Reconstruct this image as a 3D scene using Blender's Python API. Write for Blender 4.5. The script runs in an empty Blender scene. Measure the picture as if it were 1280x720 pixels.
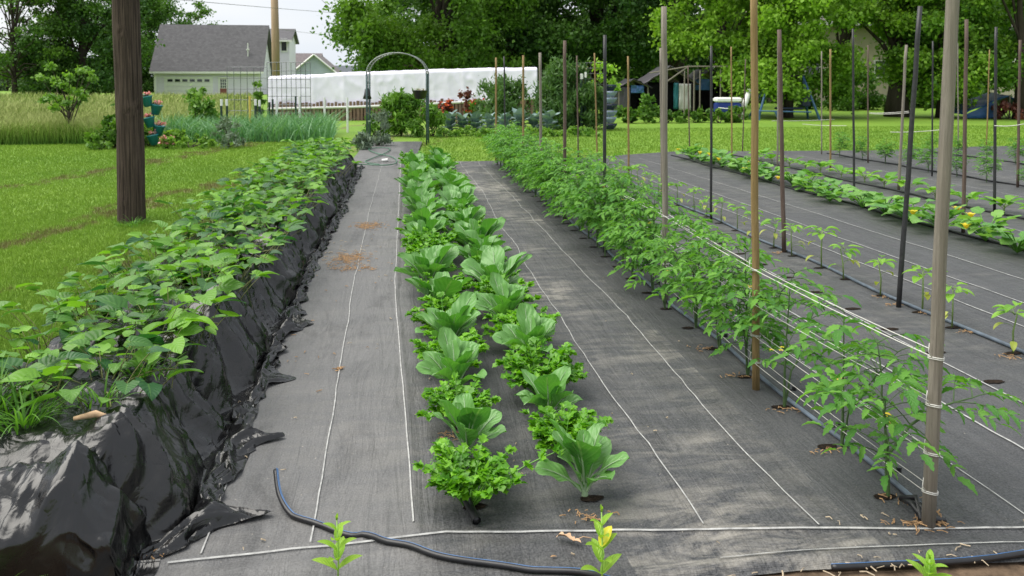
import bpy, math, random
import numpy as np
from math import sin, cos, pi, atan, tan, radians, sqrt
from mathutils import Vector, Matrix

C = bpy.context.scene
R = random.Random(7)
NR = np.random.default_rng(11)

# ------------------------------------------------------------------ camera
YAW = atan(.14); PITCH = radians(2.5); FOC = 1000.0; CYP = 102 + FOC * tan(PITCH); EYE = 1.4
cam = bpy.data.cameras.new('camera'); co = bpy.data.objects.new('camera', cam)
C.collection.objects.link(co); C.camera = co
cam.sensor_width = 36; cam.lens = FOC / 1280 * 36
cam.shift_y = -(360 - CYP) / 1280
cam.clip_start = .05; cam.clip_end = 3000
co.location = (0, 0, EYE); co.rotation_euler = (pi / 2 - PITCH, 0, -YAW)
cam.dof.use_dof = True; cam.dof.focus_distance = 3.4; cam.dof.aperture_fstop = 7.0

# ------------------------------------------------------------------ light
w = bpy.data.worlds.new('World'); C.world = w; w.use_nodes = True
nt = w.node_tree; N = nt.nodes; L = nt.links
for n in list(N): N.remove(n)
SUN_EL, SUN_AZ = radians(62), radians(-82)      # azimuth clockwise from +Y
sky = N.new('ShaderNodeTexSky'); sky.sky_type = 'NISHITA'; sky.sun_disc = False
sky.sun_elevation = SUN_EL; sky.sun_rotation = SUN_AZ; sky.dust_density = 3; sky.air_density = 1.0
b1 = N.new('ShaderNodeBackground'); b1.inputs[1].default_value = .06; L.new(sky.outputs[0], b1.inputs[0])
tc = N.new('ShaderNodeTexCoord')
mp = N.new('ShaderNodeMapping'); mp.inputs['Scale'].default_value = (1, 1, 3.5); L.new(tc.outputs['Generated'], mp.inputs[0])
ns = N.new('ShaderNodeTexNoise'); ns.inputs['Scale'].default_value = 2.2; ns.inputs['Detail'].default_value = 4; L.new(mp.outputs[0], ns.inputs[0])
rp = N.new('ShaderNodeValToRGB'); L.new(ns.outputs[0], rp.inputs[0])
rp.color_ramp.elements[0].position = .3; rp.color_ramp.elements[0].color = (.66, .72, .80, 1)
rp.color_ramp.elements[1].position = .7; rp.color_ramp.elements[1].color = (.86, .86, .86, 1)
b2 = N.new('ShaderNodeBackground'); b2.inputs[1].default_value = .72; L.new(rp.outputs[0], b2.inputs[0])
mx = N.new('ShaderNodeMixShader'); mx.inputs[0].default_value = .86
L.new(b1.outputs[0], mx.inputs[1]); L.new(b2.outputs[0], mx.inputs[2])
ow = N.new('ShaderNodeOutputWorld'); L.new(mx.outputs[0], ow.inputs[0])
sd = bpy.data.lights.new('sun', 'SUN'); so = bpy.data.objects.new('sun', sd); C.collection.objects.link(so)
sd.energy = 2.5; sd.angle = radians(58); sd.color = (1, .96, .88)
so.rotation_euler = (pi / 2 - SUN_EL, 0, pi - SUN_AZ)
so.location = (0, 0, 30)
C.view_settings.view_transform = 'Standard'; C.view_settings.look = 'None'
C.view_settings.exposure = .88; C.view_settings.gamma = 1
C.render.engine = 'CYCLES'
C.cycles.max_bounces = 7; C.cycles.diffuse_bounces = 3; C.cycles.glossy_bounces = 3
C.cycles.transmission_bounces = 4; C.cycles.transparent_max_bounces = 6
C.cycles.use_denoising = True

# ------------------------------------------------------------------ geometry helpers
def ray(px, py):
    u = (px - 640) / FOC; v = -(py - CYP) / FOC
    fw = cos(PITCH) + v * sin(PITCH); z = v * cos(PITCH) - sin(PITCH)
    return u * cos(YAW) + fw * sin(YAW), fw * cos(YAW) - u * sin(YAW), z, fw
def W(px, py, z=0.0):
    r = ray(px, py); t = (z - EYE) / r[2]
    return (r[0] * t, r[1] * t, z)
def Q(px, py, D):
    """point at camera depth D seen at (px,py)"""
    r = ray(px, py); t = D / r[3]
    return (r[0] * t, r[1] * t, EYE + r[2] * t)
def Qg(px, D, z=0):
    q = Q(px, 102, D); return (q[0], q[1], z)

def _hash(ix, iy, seed):
    h = (ix.astype(np.int64) * 374761393 + iy.astype(np.int64) * 668265263 + seed * 974711) & 0x7fffffff
    h = ((h ^ (h >> 13)) * 1274126177) & 0x7fffffff
    return ((h ^ (h >> 16)) & 0xffff) / 65535.0
def vnoise(x, y, seed=0):
    x = np.asarray(x, float); y = np.asarray(y, float)
    ix = np.floor(x); iy = np.floor(y); fx = x - ix; fy = y - iy
    fx = fx * fx * (3 - 2 * fx); fy = fy * fy * (3 - 2 * fy)
    a = _hash(ix, iy, seed); b = _hash(ix + 1, iy, seed); c = _hash(ix, iy + 1, seed); d = _hash(ix + 1, iy + 1, seed)
    return (a * (1 - fx) + b * fx) * (1 - fy) + (c * (1 - fx) + d * fx) * fy
def fbm(x, y, seed=0, o=4):
    s = 0; a = .5
    for k in range(o):
        s = s + a * vnoise(x * 2 ** k, y * 2 ** k, seed + k * 17); a *= .5
    return s

class MB:
    """collects shapes; build() links them as one mesh. attribute 'leaf' = (u, v, tint, 1) per vertex"""
    def __init__(s): s.v = []; s.f = []; s.a = []; s.mi = []; s.n = 0; s.np = []
    def add(s, vs, fs, at=None, mi=0):
        s.v.append(np.asarray(vs, float).reshape(-1, 3)); k = s.n
        for f in fs: s.f.append(tuple(i + k for i in f)); s.mi.append(mi)
        m = len(s.v[-1])
        s.a.append(np.tile((.5, .5, .5), (m, 1)) if at is None else np.asarray(at, float).reshape(-1, 3))
        s.n += m
    def addnp(s, vs, quads, at=None):
        """bulk: vs (n,3), quads (m,4) or (m,3)"""
        m = len(vs); s.v.append(np.asarray(vs, float)); s.np.append(np.asarray(quads) + s.n)
        s.a.append(np.tile((.5, .5, .5), (m, 1)) if at is None else np.asarray(at, float)); s.n += m
    def mesh(s, name, smooth=False):
        me = bpy.data.meshes.new(name)
        V = np.concatenate(s.v) if s.v else np.zeros((0, 3)); A = np.concatenate(s.a)
        loops = []; starts = []; tot = 0; mi = []
        if s.f:
            ln = np.array([len(f) for f in s.f]); loops.append(np.fromiter((i for f in s.f for i in f), np.int64, ln.sum()))
            starts.append(np.concatenate([[0], np.cumsum(ln)[:-1]])); tot = int(ln.sum()); mi.append(np.array(s.mi))
        for q in s.np:
            k = q.shape[1]; loops.append(q.ravel()); starts.append(tot + np.arange(len(q)) * k); tot += q.size
            mi.append(np.zeros(len(q), int))
        loops = np.concatenate(loops); starts = np.concatenate(starts); mi = np.concatenate(mi)
        me.vertices.add(len(V)); me.vertices.foreach_set('co', V.ravel().astype(np.float32))
        me.loops.add(len(loops)); me.loops.foreach_set('vertex_index', loops.astype(np.int32))
        me.polygons.add(len(starts)); me.polygons.foreach_set('loop_start', starts.astype(np.int32))
        me.polygons.foreach_set('material_index', mi.astype(np.int32))
        me.polygons.foreach_set('use_smooth', np.full(len(starts), smooth))
        at = me.attributes.new('leaf', 'FLOAT_COLOR', 'POINT')
        at.data.foreach_set('color', np.concatenate([A, np.ones((len(A), 1))], 1).ravel().astype(np.float32))
        me.update(calc_edges=True); me.validate()
        return me
    def build(s, name, mat, parent=None, smooth=False):
        return link(name, s.mesh(name, smooth), mat, parent)
    # shapes
    def box(s, c, d, rz=0, rot=None, mi=0, tint=.5):
        x, y, z = d[0] / 2, d[1] / 2, d[2] / 2
        P = np.array([(-x, -y, -z), (x, -y, -z), (x, y, -z), (-x, y, -z), (-x, -y, z), (x, -y, z), (x, y, z), (-x, y, z)])
        M = np.array(rot) if rot is not None else np.array([[cos(rz), -sin(rz), 0], [sin(rz), cos(rz), 0], [0, 0, 1]])
        P = P @ M.T + np.array(c)
        s.add(P, [(0, 3, 2, 1), (4, 5, 6, 7), (0, 1, 5, 4), (1, 2, 6, 5), (2, 3, 7, 6), (3, 0, 4, 7)], np.tile((.5, .5, tint), (8, 1)), mi)
    def tube(s, pts, rad, n=6, cap=True, tint=.5, mi=0):
        pts = [np.array(p, float) for p in pts]; m = len(pts)
        if not hasattr(rad, '__len__'): rad = [rad] * m
        vs = []; at = []
        up = None
        for i, p in enumerate(pts):
            t = pts[min(i + 1, m - 1)] - pts[max(i - 1, 0)]; t = t / (np.linalg.norm(t) + 1e-9)
            if up is None:
                up = np.array((0, 0, 1.)) if abs(t[2]) < .9 else np.array((1., 0, 0))
            a = np.cross(t, up); a /= np.linalg.norm(a) + 1e-9; b = np.cross(a, t); up = b
            for k in range(n):
                th = 2 * pi * k / n; vs.append(p + rad[i] * (a * cos(th) + b * sin(th))); at.append((k / n, i / max(1, m - 1), tint))
        fs = [(i * n + k, i * n + (k + 1) % n, (i + 1) * n + (k + 1) % n, (i + 1) * n + k) for i in range(m - 1) for k in range(n)]
        if cap: fs += [tuple(range(n - 1, -1, -1)), tuple((m - 1) * n + k for k in range(n))]
        s.add(vs, fs, at, mi)
    def lathe(s, prof, c=(0, 0, 0), n=14, tint=.5):
        vs = []; m = len(prof)
        for r, z in prof:
            for k in range(n): vs.append((c[0] + r * cos(2 * pi * k / n), c[1] + r * sin(2 * pi * k / n), c[2] + z))
        fs = [(i * n + k, i * n + (k + 1) % n, (i + 1) * n + (k + 1) % n, (i + 1) * n + k) for i in range(m - 1) for k in range(n)]
        s.add(vs, fs, np.tile((.5, .5, tint), (len(vs), 1)))
    def leaf(s, base, az, p0, p1, ln, wd, wf, nv=7, nu=4, fold=.3, ruf=0., rf=3, roll=0., tint=None, back=0.):
        """curved leaf: pitch runs p0 -> p1 (radians above horizontal) along the midrib; wf(t) = half width"""
        if tint is None: tint = R.random()
        d = np.array((cos(az), sin(az), 0)); sd_ = np.array((-sin(az), cos(az), 0)); z = np.array((0, 0, 1.))
        p = np.array(base, float); vs = []; at = []; ph = R.random() * 6
        for j in range(nv + 1):
            t = j / nv; pt = p0 + (p1 - p0) * t
            tg = d * cos(pt) + z * sin(pt); nm = -d * sin(pt) + z * cos(pt)
            if j: p = p + tg * ln / nv
            sr = sd_ * cos(roll) + nm * sin(roll); nr = nm * cos(roll) - sd_ * sin(roll)
            for i in range(nu + 1):
                u = i / nu * 2 - 1; h = wf(t) * wd * .5
                q = p + sr * (u * h * cos(fold)) + nr * (abs(u) * h * sin(fold)) + nr * (ruf * wd * sin(rf * t * 6.28 + ph + (u > 0) * 1.7) * abs(u) ** 1.5)
                if back: q = q - tg * back * ln * abs(u) ** 1.6 * (1 - t) ** 3
                vs.append(q); at.append((u * .5 + .5, t, tint))
        fs = [(j * (nu + 1) + i, j * (nu + 1) + i + 1, (j + 1) * (nu + 1) + i + 1, (j + 1) * (nu + 1) + i) for j in range(nv) for i in range(nu)]
        s.add(vs, fs, at)

def link(name, me, mat, parent=None):
    if mat is not None and not me.materials:
        for m in (mat if isinstance(mat, (list, tuple)) else [mat]): me.materials.append(m)
    o = bpy.data.objects.new(name, me); C.collection.objects.link(o)
    if parent: o.parent = parent
    return o
def tag(o, label=None, cat=None, group=None, kind=None):
    if label: o['label'] = label
    if cat: o['category'] = cat
    if group: o['group'] = group
    if kind: o['kind'] = kind
    return o
def thing(name, loc, label, cat, group=None, rz=0, sc=1.0):
    o = bpy.data.objects.new(name, None); C.collection.objects.link(o); o.empty_display_size = .1
    o.location = loc; o.rotation_euler = (0, 0, rz); o.scale = (sc, sc, sc)
    return tag(o, label, cat, group)
def ordn(n):
    return {1: 'nearest', 2: 'second nearest', 3: 'third nearest'}.get(n, '%d%s' % (n, 'th' if 10 <= n % 100 <= 20 else {1: 'st', 2: 'nd', 3: 'rd'}.get(n % 10, 'th')) + ' nearest')

# ------------------------------------------------------------------ materials
def newmat(name):
    m = bpy.data.materials.new(name); m.use_nodes = True
    n = m.node_tree.nodes; return m, n, m.node_tree.links, n['Principled BSDF'], n['Material Output']
def noise(n, l, scale, detail=4, vec=None, rough=.55, coord='Object', dist=0):
    t = n.new('ShaderNodeTexNoise'); t.inputs['Scale'].default_value = scale; t.inputs['Detail'].default_value = detail
    t.inputs['Roughness'].default_value = rough; t.inputs['Distortion'].default_value = dist
    if vec is None:
        c = n.new('ShaderNodeTexCoord'); vec = c.outputs[coord]
    l.new(vec, t.inputs['Vector']); return t
def mapping(n, l, scale=(1, 1, 1), rot=(0, 0, 0), coord='Object'):
    c = n.new('ShaderNodeTexCoord'); m = n.new('ShaderNodeMapping'); m.inputs['Scale'].default_value = scale
    m.inputs['Rotation'].default_value = rot
    l.new(c.outputs[coord], m.inputs[0]); return m.outputs[0]
def ramp(n, l, fac, stops):
    r = n.new('ShaderNodeValToRGB'); l.new(fac, r.inputs[0]); e = r.color_ramp.elements
    while len(e) < len(stops): e.new(.5)
    for k, (p, c) in enumerate(stops): e[k].position = p; e[k].color = tuple(c) + (1,) if len(c) == 3 else c
    return r.outputs[0]
def mix(n, l, fac, a, b, mode='MIX'):
    m = n.new('ShaderNodeMix'); m.data_type = 'RGBA'; m.blend_type = mode
    for i, x in ((0, fac), (6, a), (7, b)):
        if isinstance(x, (int, float)): m.inputs[i].default_value = x
        elif isinstance(x, tuple): m.inputs[i].default_value = x + (1,)
        else: l.new(x, m.inputs[i])
    return m.outputs[2]
def bump(n, l, h, strength, dist, base=None):
    b = n.new('ShaderNodeBump'); b.inputs['Strength'].default_value = strength; b.inputs['Distance'].default_value = dist
    l.new(h, b.inputs['Height'])
    if base: l.new(base, b.inputs['Normal'])
    return b.outputs[0]
def math_(n, l, op, a, b=None, c=None):
    m = n.new('ShaderNodeMath'); m.operation = op
    for i, x in enumerate((a, b, c)):
        if x is None: continue
        if isinstance(x, (int, float)): m.inputs[i].default_value = x
        else: l.new(x, m.inputs[i])
    return m.outputs[0]

def plain(name, col, rough=.6, var=.25, scale=8, spec=.4, metal=0., bmp=.0, sc3=(1, 1, 1)):
    m, n, l, b, o = newmat(name)
    v = mapping(n, l, sc3); t = noise(n, l, scale, 5, v)
    lo = tuple(x * (1 - var) for x in col); hi = tuple(min(1, x * (1 + var)) for x in col)
    l.new(ramp(n, l, t.outputs[0], [(.3, lo), (.7, hi)]), b.inputs['Base Color'])
    b.inputs['Roughness'].default_value = rough; b.inputs['Specular IOR Level'].default_value = spec; b.inputs['Metallic'].default_value = metal
    if bmp: l.new(bump(n, l, t.outputs[0], bmp, .01), b.inputs['Normal'])
    return m
def leafmat(name, lo, hi, trans=.3, rough=.45, vein=0., veincol=(.35, .5, .2), spec=.35, tr=None, bmp=0., blot=0., backc=None):
    m, n, l, b, o = newmat(name)
    a = n.new('ShaderNodeAttribute'); a.attribute_name = 'leaf'
    sx = n.new('ShaderNodeSeparateColor'); l.new(a.outputs['Color'], sx.inputs[0])
    oi = n.new('ShaderNodeObjectInfo')
    t = math_(n, l, 'ADD', sx.outputs[2], math_(n, l, 'MULTIPLY', math_(n, l, 'SUBTRACT', oi.outputs['Random'], .5), .35))
    col = ramp(n, l, t, [(.05, lo), (.95, hi)])
    if blot:
        tn = noise(n, l, blot, 3)
        col = mix(n, l, ramp(n, l, tn.outputs[0], [(.35, (0, 0, 0)), (.75, (.45, .45, .45))]), col, tuple(min(1, x * 1.7) for x in hi))
    if vein:
        au = math_(n, l, 'ABSOLUTE', math_(n, l, 'SUBTRACT', sx.outputs[0], .5))
        rib = math_(n, l, 'LESS_THAN', au, .035)
        w_ = math_(n, l, 'SINE', math_(n, l, 'MULTIPLY', math_(n, l, 'SUBTRACT', sx.outputs[1], math_(n, l, 'MULTIPLY', au, .7)), 38))
        w_ = math_(n, l, 'MULTIPLY', math_(n, l, 'POWER', math_(n, l, 'MAXIMUM', w_, 0), 8), .4)
        f = math_(n, l, 'MULTIPLY', math_(n, l, 'MAXIMUM', rib, w_), vein)
        col = mix(n, l, f, col, veincol)
        if bmp:
            pf = math_(n, l, 'SINE', math_(n, l, 'MULTIPLY', math_(n, l, 'SUBTRACT', sx.outputs[1], math_(n, l, 'MULTIPLY', au, .7)), 38))
            l.new(bump(n, l, pf, bmp, .004), b.inputs['Normal'])
    if backc:
        g = n.new('ShaderNodeNewGeometry'); col = mix(n, l, g.outputs['Backfacing'], col, backc)
    l.new(col, b.inputs['Base Color']); b.inputs['Roughness'].default_value = rough; b.inputs['Specular IOR Level'].default_value = spec
    if trans:
        tb = n.new('ShaderNodeBsdfTranslucent')
        tc_ = mix(n, l, 1.0, col, (1.6, 1.7, .7) if tr is None else tr, 'MULTIPLY'); l.new(tc_, tb.inputs[0])
        ms = n.new('ShaderNodeMixShader'); ms.inputs[0].default_value = trans
        l.new(b.outputs[0], ms.inputs[1]); l.new(tb.outputs[0], ms.inputs[2]); l.new(ms.outputs[0], o.inputs[0])
    return m

M = {}
# woven landscape fabric
def fabric_mat():
    m, n, l, b, o = newmat('woven_fabric')
    c = n.new('ShaderNodeTexCoord'); v = c.outputs['Object']
    sep = n.new('ShaderNodeSeparateXYZ'); l.new(v, sep.inputs[0])
    big = noise(n, l, .55, 4, v); mid = noise(n, l, 3.2, 6, mapping(n, l, (.55, 1.6, 1)), .62)
    mm = mapping(n, l, (7, .5, 1)); streak = noise(n, l, 2.6, 6, mm, .6)
    mh = mapping(n, l, (1.3, 4.2, 1)); hor = noise(n, l, 2.6, 7, mh, .7, dist=.5)
    col = ramp(n, l, streak.outputs[0], [(.3, (.028, .030, .034)), (.7, (.062, .064, .070))])
    # left aisle gets a paler, mottled grey up to the seam
    mr = n.new('ShaderNodeMapRange'); l.new(sep.outputs[0], mr.inputs[0]); mr.inputs[1].default_value = 0; mr.inputs[2].default_value = .12; mr.inputs[3].default_value = 1; mr.inputs[4].default_value = 0
    lm = mr.outputs[0]
    col = mix(n, l, math_(n, l, 'MULTIPLY', lm, .75), col, mix(n, l, mid.outputs[0], (.125, .125, .128), (.265, .26, .255)))
    # dusty tan bands across the strips
    band = ramp(n, l, hor.outputs[0], [(.44, (0, 0, 0)), (.60, (1, 1, 1))])
    pat = ramp(n, l, big.outputs[0], [(.45, (0, 0, 0)), (.58, (1, 1, 1))])
    xm = math_(n, l, 'LESS_THAN', math_(n, l, 'ABSOLUTE', math_(n, l, 'SUBTRACT', sep.outputs[0], 1.02)), .38)
    f = math_(n, l, 'MULTIPLY', math_(n, l, 'MULTIPLY', band, math_(n, l, 'ADD', math_(n, l, 'MULTIPLY', pat, .85), .15)), math_(n, l, 'ADD', math_(n, l, 'MULTIPLY', xm, .85), .20))
    col = mix(n, l, f, col, (.36, .335, .29))
    sm = noise(n, l, 1.7, 6, mapping(n, l, (2.2, .8, 1)), .7, dist=.6); col = mix(n, l, ramp(n, l, sm.outputs[0], [(.52, (0,) * 3), (.68, (.6,) * 3)]), col, (.028, .028, .03))
    fine = noise(n, l, 160, 2, v)
    col = mix(n, l, .35, col, ramp(n, l, fine.outputs[0], [(.35, (.02, .02, .02)), (.65, (.16, .16, .16))]))
    spk = noise(n, l, 55, 2, v); col = mix(n, l, ramp(n, l, spk.outputs[0], [(.74, (0, 0, 0)), (.78, (.6, .6, .6))]), col, (.4, .36, .3))
    l.new(col, b.inputs['Base Color'])
    l.new(ramp(n, l, mid.outputs[0], [(.3, (.46,) * 3), (.7, (.66,) * 3)]), b.inputs['Roughness'])
    b.inputs['Specular IOR Level'].default_value = .42
    wv = n.new('ShaderNodeTexWave'); wv.bands_direction = 'X'; wv.inputs['Scale'].default_value = 95; wv.inputs['Distortion'].default_value = 1.5; l.new(v, wv.inputs[0])
    w2 = n.new('ShaderNodeTexWave'); w2.bands_direction = 'Y'; w2.inputs['Scale'].default_value = 70; w2.inputs['Distortion'].default_value = 1.5; l.new(v, w2.inputs[0])
    h = math_(n, l, 'ADD', wv.outputs['Fac'], w2.outputs['Fac'])
    wr = noise(n, l, 1, 4, mapping(n, l, (16, 1.6, 1)), .6, dist=1.2); wr2 = noise(n, l, 1, 5, mapping(n, l, (2.2, 9, 1)), .6, dist=1.0)
    b1_ = bump(n, l, h, .35, .0014); b2_ = bump(n, l, wr.outputs[0], .55, .022, b1_); b3 = bump(n, l, wr2.outputs[0], .45, .03, b2_)
    l.new(b3, b.inputs['Normal']); return m
M['fabric'] = fabric_mat()
def plastic_mat():
    m, n, l, b, o = newmat('black_plastic')
    t = noise(n, l, 6, 5, None, .6)
    l.new(ramp(n, l, t.outputs[0], [(.5, (.004, .004, .0045)), (.85, (.018, .0175, .017))]), b.inputs['Base Color'])
    l.new(ramp(n, l, t.outputs[0], [(.35, (.20,) * 3), (.75, (.34,) * 3)]), b.inputs['Roughness'])
    b.inputs['Specular IOR Level'].default_value = .62
    mu = n.new('ShaderNodeTexNoise'); mu.inputs['Scale'].default_value = 12; mu.inputs['Detail'].default_value = 3; mu.inputs['Distortion'].default_value = 1.2
    l.new(mapping(n, l, (1, .8, .5)), mu.inputs[0])
    rid = math_(n, l, 'ABSOLUTE', math_(n, l, 'SUBTRACT', mu.outputs[0], .5))
    vo = n.new('ShaderNodeTexVoronoi'); vo.feature = 'DISTANCE_TO_EDGE'; vo.inputs['Scale'].default_value = 9
    wv_ = n.new('ShaderNodeVectorMath'); wv_.operation = 'MULTIPLY_ADD'; l.new(mu.outputs['Color'], wv_.inputs[0]); wv_.inputs[1].default_value = (.07, .07, .07); l.new(mapping(n, l, (1, 1.3, .55)), wv_.inputs[2]); l.new(wv_.outputs[0], vo.inputs[0])
    dust = noise(n, l, 2.3, 6, None, .7)
    col = mix(n, l, ramp(n, l, dust.outputs[0], [(.60, (0,) * 3), (.80, (.4,) * 3)]), ramp(n, l, t.outputs[0], [(.5, (.004, .004, .0045)), (.85, (.016, .0155, .015))]), (.055, .052, .047))
    l.new(col, b.inputs['Base Color'])
    l.new(bump(n, l, vo.outputs['Distance'], .40, .035, bump(n, l, rid, .10, .012)), b.inputs['Normal']); return m
M['plastic'] = plastic_mat()

def lawn_color(n, l):
    v = mapping(n, l, (1, 1, 0))
    a = noise(n, l, .35, 4, v); bn = noise(n, l, 9, 6, v, .7)
    col = ramp(n, l, a.outputs[0], [(.35, (.125, .25, .028)), (.65, (.21, .34, .042))])
    col = mix(n, l, .45, col, ramp(n, l, bn.outputs[0], [(.3, (.08, .18, .014)), (.7, (.29, .46, .06))]))
    cl = noise(n, l, 1.3, 6, v, .7); c_ = n.new('ShaderNodeTexCoord'); sp_ = n.new('ShaderNodeSeparateXYZ'); l.new(c_.outputs['Object'], sp_.inputs[0])
    u = math_(n, l, 'SUBTRACT', sp_.outputs[0], math_(n, l, 'MULTIPLY', sp_.outputs[1], .25)); u = math_(n, l, 'ADD', u, math_(n, l, 'MULTIPLY', math_(n, l, 'SUBTRACT', cl.outputs[0], .5), 2.2))
    d1 = math_(n, l, 'ABSOLUTE', math_(n, l, 'ADD', u, 5.25)); d2 = math_(n, l, 'ABSOLUTE', math_(n, l, 'ADD', u, 7.9)); d3 = math_(n, l, 'ABSOLUTE', math_(n, l, 'ADD', u, 3.9))
    d_ = math_(n, l, 'MINIMUM', math_(n, l, 'MINIMUM', d1, d2), math_(n, l, 'ADD', d3, .12))
    fine_ = noise(n, l, 5, 6, mapping(n, l, (1, .35, 0)), .75)
    msk = math_(n, l, 'SUBTRACT', fine_.outputs[0], math_(n, l, 'MULTIPLY', d_, .75))
    col = mix(n, l, ramp(n, l, msk, [(.36, (0, 0, 0)), (.47, (.8, .8, .8))]), col, mix(n, l, bn.outputs[0], (.09, .075, .03), (.24, .20, .09)))
    return col
def lawn_mat(name, blades):
    m, n, l, b, o = newmat(name)
    col = lawn_color(n, l)
    if blades:
        a = n.new('ShaderNodeAttribute'); a.attribute_name = 'leaf'; sx = n.new('ShaderNodeSeparateColor'); l.new(a.outputs['Color'], sx.inputs[0])
        col = mix(n, l, .5, col, mix(n, l, 1.0, col, ramp(n, l, sx.outputs[2], [(0, (.65, .65, .65)), (.85, (1.35, 1.3, 1.35)), (1, (1.8, 1.5, 2.0))]), 'MULTIPLY'))
        tb = n.new('ShaderNodeBsdfTranslucent'); l.new(col, tb.inputs[0]); ms = n.new('ShaderNodeMixShader'); ms.inputs[0].default_value = .35
        l.new(b.outputs[0], ms.inputs[1]); l.new(tb.outputs[0], ms.inputs[2]); l.new(ms.outputs[0], o.inputs[0])
    else:
        t = noise(n, l, 60, 4, None, .7); l.new(bump(n, l, t.outputs[0], .7, .05), b.inputs['Normal'])
    l.new(col, b.inputs['Base Color']); b.inputs['Roughness'].default_value = .7; b.inputs['Specular IOR Level'].default_value = .2
    return m
M['lawn'] = lawn_mat('lawn_soil', False); M['lawn_blade'] = lawn_mat('lawn_blade', True)
def hay_mat():
    m, n, l, b, o = newmat('tall_grass')
    c = n.new('ShaderNodeTexCoord'); sep = n.new('ShaderNodeSeparateXYZ'); l.new(c.outputs['Object'], sep.inputs[0])
    a = n.new('ShaderNodeAttribute'); a.attribute_name = 'leaf'; sx = n.new('ShaderNodeSeparateColor'); l.new(a.outputs['Color'], sx.inputs[0])
    g = ramp(n, l, math_(n, l, 'ADD', sx.outputs[1], math_(n, l, 'MULTIPLY', sx.outputs[2], .3)), [(.15, (.06, .19, .02)), (.75, (.22, .35, .055)), (1.2, (.38, .42, .15))])
    t = noise(n, l, .25, 4); g = mix(n, l, ramp(n, l, t.outputs[0], [(.4, (0,) * 3), (.65, (.35,) * 3)]), g, (.28, .33, .08))
    l.new(g, b.inputs['Base Color']); b.inputs['Roughness'].default_value = .7; b.inputs['Specular IOR Level'].default_value = .2; return m
M['hay'] = hay_mat()
M['soil'] = plain('soil', (.13, .09, .06), .95, .5, 24, .2, bmp=.9)
M['mulch'] = plain('mulch', (.020, .014, .010), .95, .6, 60, .1, bmp=.9)
M['stripe'] = plain('fabric_stripe', (.36, .36, .35), .7, .35, 30)
M['seam'] = plain('seam_shadow_fold', (.06, .06, .062), .5, .3, 30)

def wood_mat(name, lo, hi, sc=(30, 30, 2.0), rough=.8, dark=None):
    m, n, l, b, o = newmat(name)
    v = mapping(n, l, sc); t = noise(n, l, 1, 7, v, .65, dist=.6); t2 = noise(n, l, 3, 4)
    col = ramp(n, l, t.outputs[0], [(.3, lo), (.68, hi)])
    if dark: col = mix(n, l, ramp(n, l, noise(n, l, 1, 6, mapping(n, l, (sc[0] * 1.6, sc[1] * 1.6, sc[2] * .35)), .7).outputs[0], [(.40, (1,) * 3), (.50, (0,) * 3)]), col, dark)
    col = mix(n, l, .3, col, mix(n, l, t2.outputs[0], lo, hi))
    l.new(col, b.inputs['Base Color']); b.inputs['Roughness'].default_value = rough; b.inputs['Specular IOR Level'].default_value = .2
    l.new(bump(n, l, t.outputs[0], .8, .012), b.inputs['Normal']); return m
M['pole_wood'] = wood_mat('dark_pole_wood', (.011, .008, .006), (.135, .098, .08), (46, 46, 2.2), .9, (.010, .007, .006))
M['pole_tan'] = wood_mat('tan_pole_wood', (.26, .18, .11), (.44, .33, .22), (8, 8, .5))
M['stake_tan'] = wood_mat('tan_stake', (.19, .125, .05), (.33, .235, .11), (90, 90, 5), .6)
M['stake_grey'] = wood_mat('grey_stake', (.15, .13, .105), (.29, .26, .22), (90, 90, 4), .55)
M['stake_brown'] = wood_mat('brown_stake', (.075, .05, .04), (.17, .125, .105), (90, 90, 4), .6)
M['stake_black'] = plain('black_stake', (.03, .03, .032), .45, .3, 40)
M['twine'] = plain('twine', (.60, .59, .55), .8, .15, 60)
M['hose'] = plain('black_pipe', (.014, .014, .016), .38, .3, 20, .5)
M['hose_blue'] = plain('blue_stripe', (.05, .14, .32), .4, .2, 20, .5)
M['dustpipe'] = plain('dusty_blue_grey_pipe', (.10, .125, .16), .4, .4, 14, .5)
# ------------------------------------------------------------------ ground
def gridmesh(name, xs, ys, fn, mat, kind='structure', smooth=True):
    X, Y = np.meshgrid(xs, ys); P = fn(X, Y); nx, ny = len(xs), len(ys)
    V = np.stack([p.ravel() for p in P], 1)
    i, j = np.meshgrid(np.arange(nx - 1), np.arange(ny - 1)); k = (j * nx + i).ravel()
    q = np.stack([k, k + 1, k + nx + 1, k + nx], 1)
    mb = MB(); mb.addnp(V, q); o = mb.build(name, mat, smooth=smooth); o['kind'] = kind; return o

gx = np.concatenate([[-900, -300, -100], np.linspace(-50, 50, 60), [100, 300, 900]])
gy = np.concatenate([[-60, -10], np.linspace(0, 90, 60), [150, 300, 700, 1500]])
gridmesh('lawn_ground', gx, gy, lambda X, Y: (X, Y, 0 * X), M['lawn'])
# bare soil in front of the fabric
gridmesh('soil', np.linspace(-3, 5, 400), np.linspace(.5, 2.6, 110), lambda X, Y: (X, Y, .003 + .009 * fbm(X * 9, Y * 9, 5) + .006 * fbm(X * 40, Y * 40, 6, 2)), M['soil'])

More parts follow.
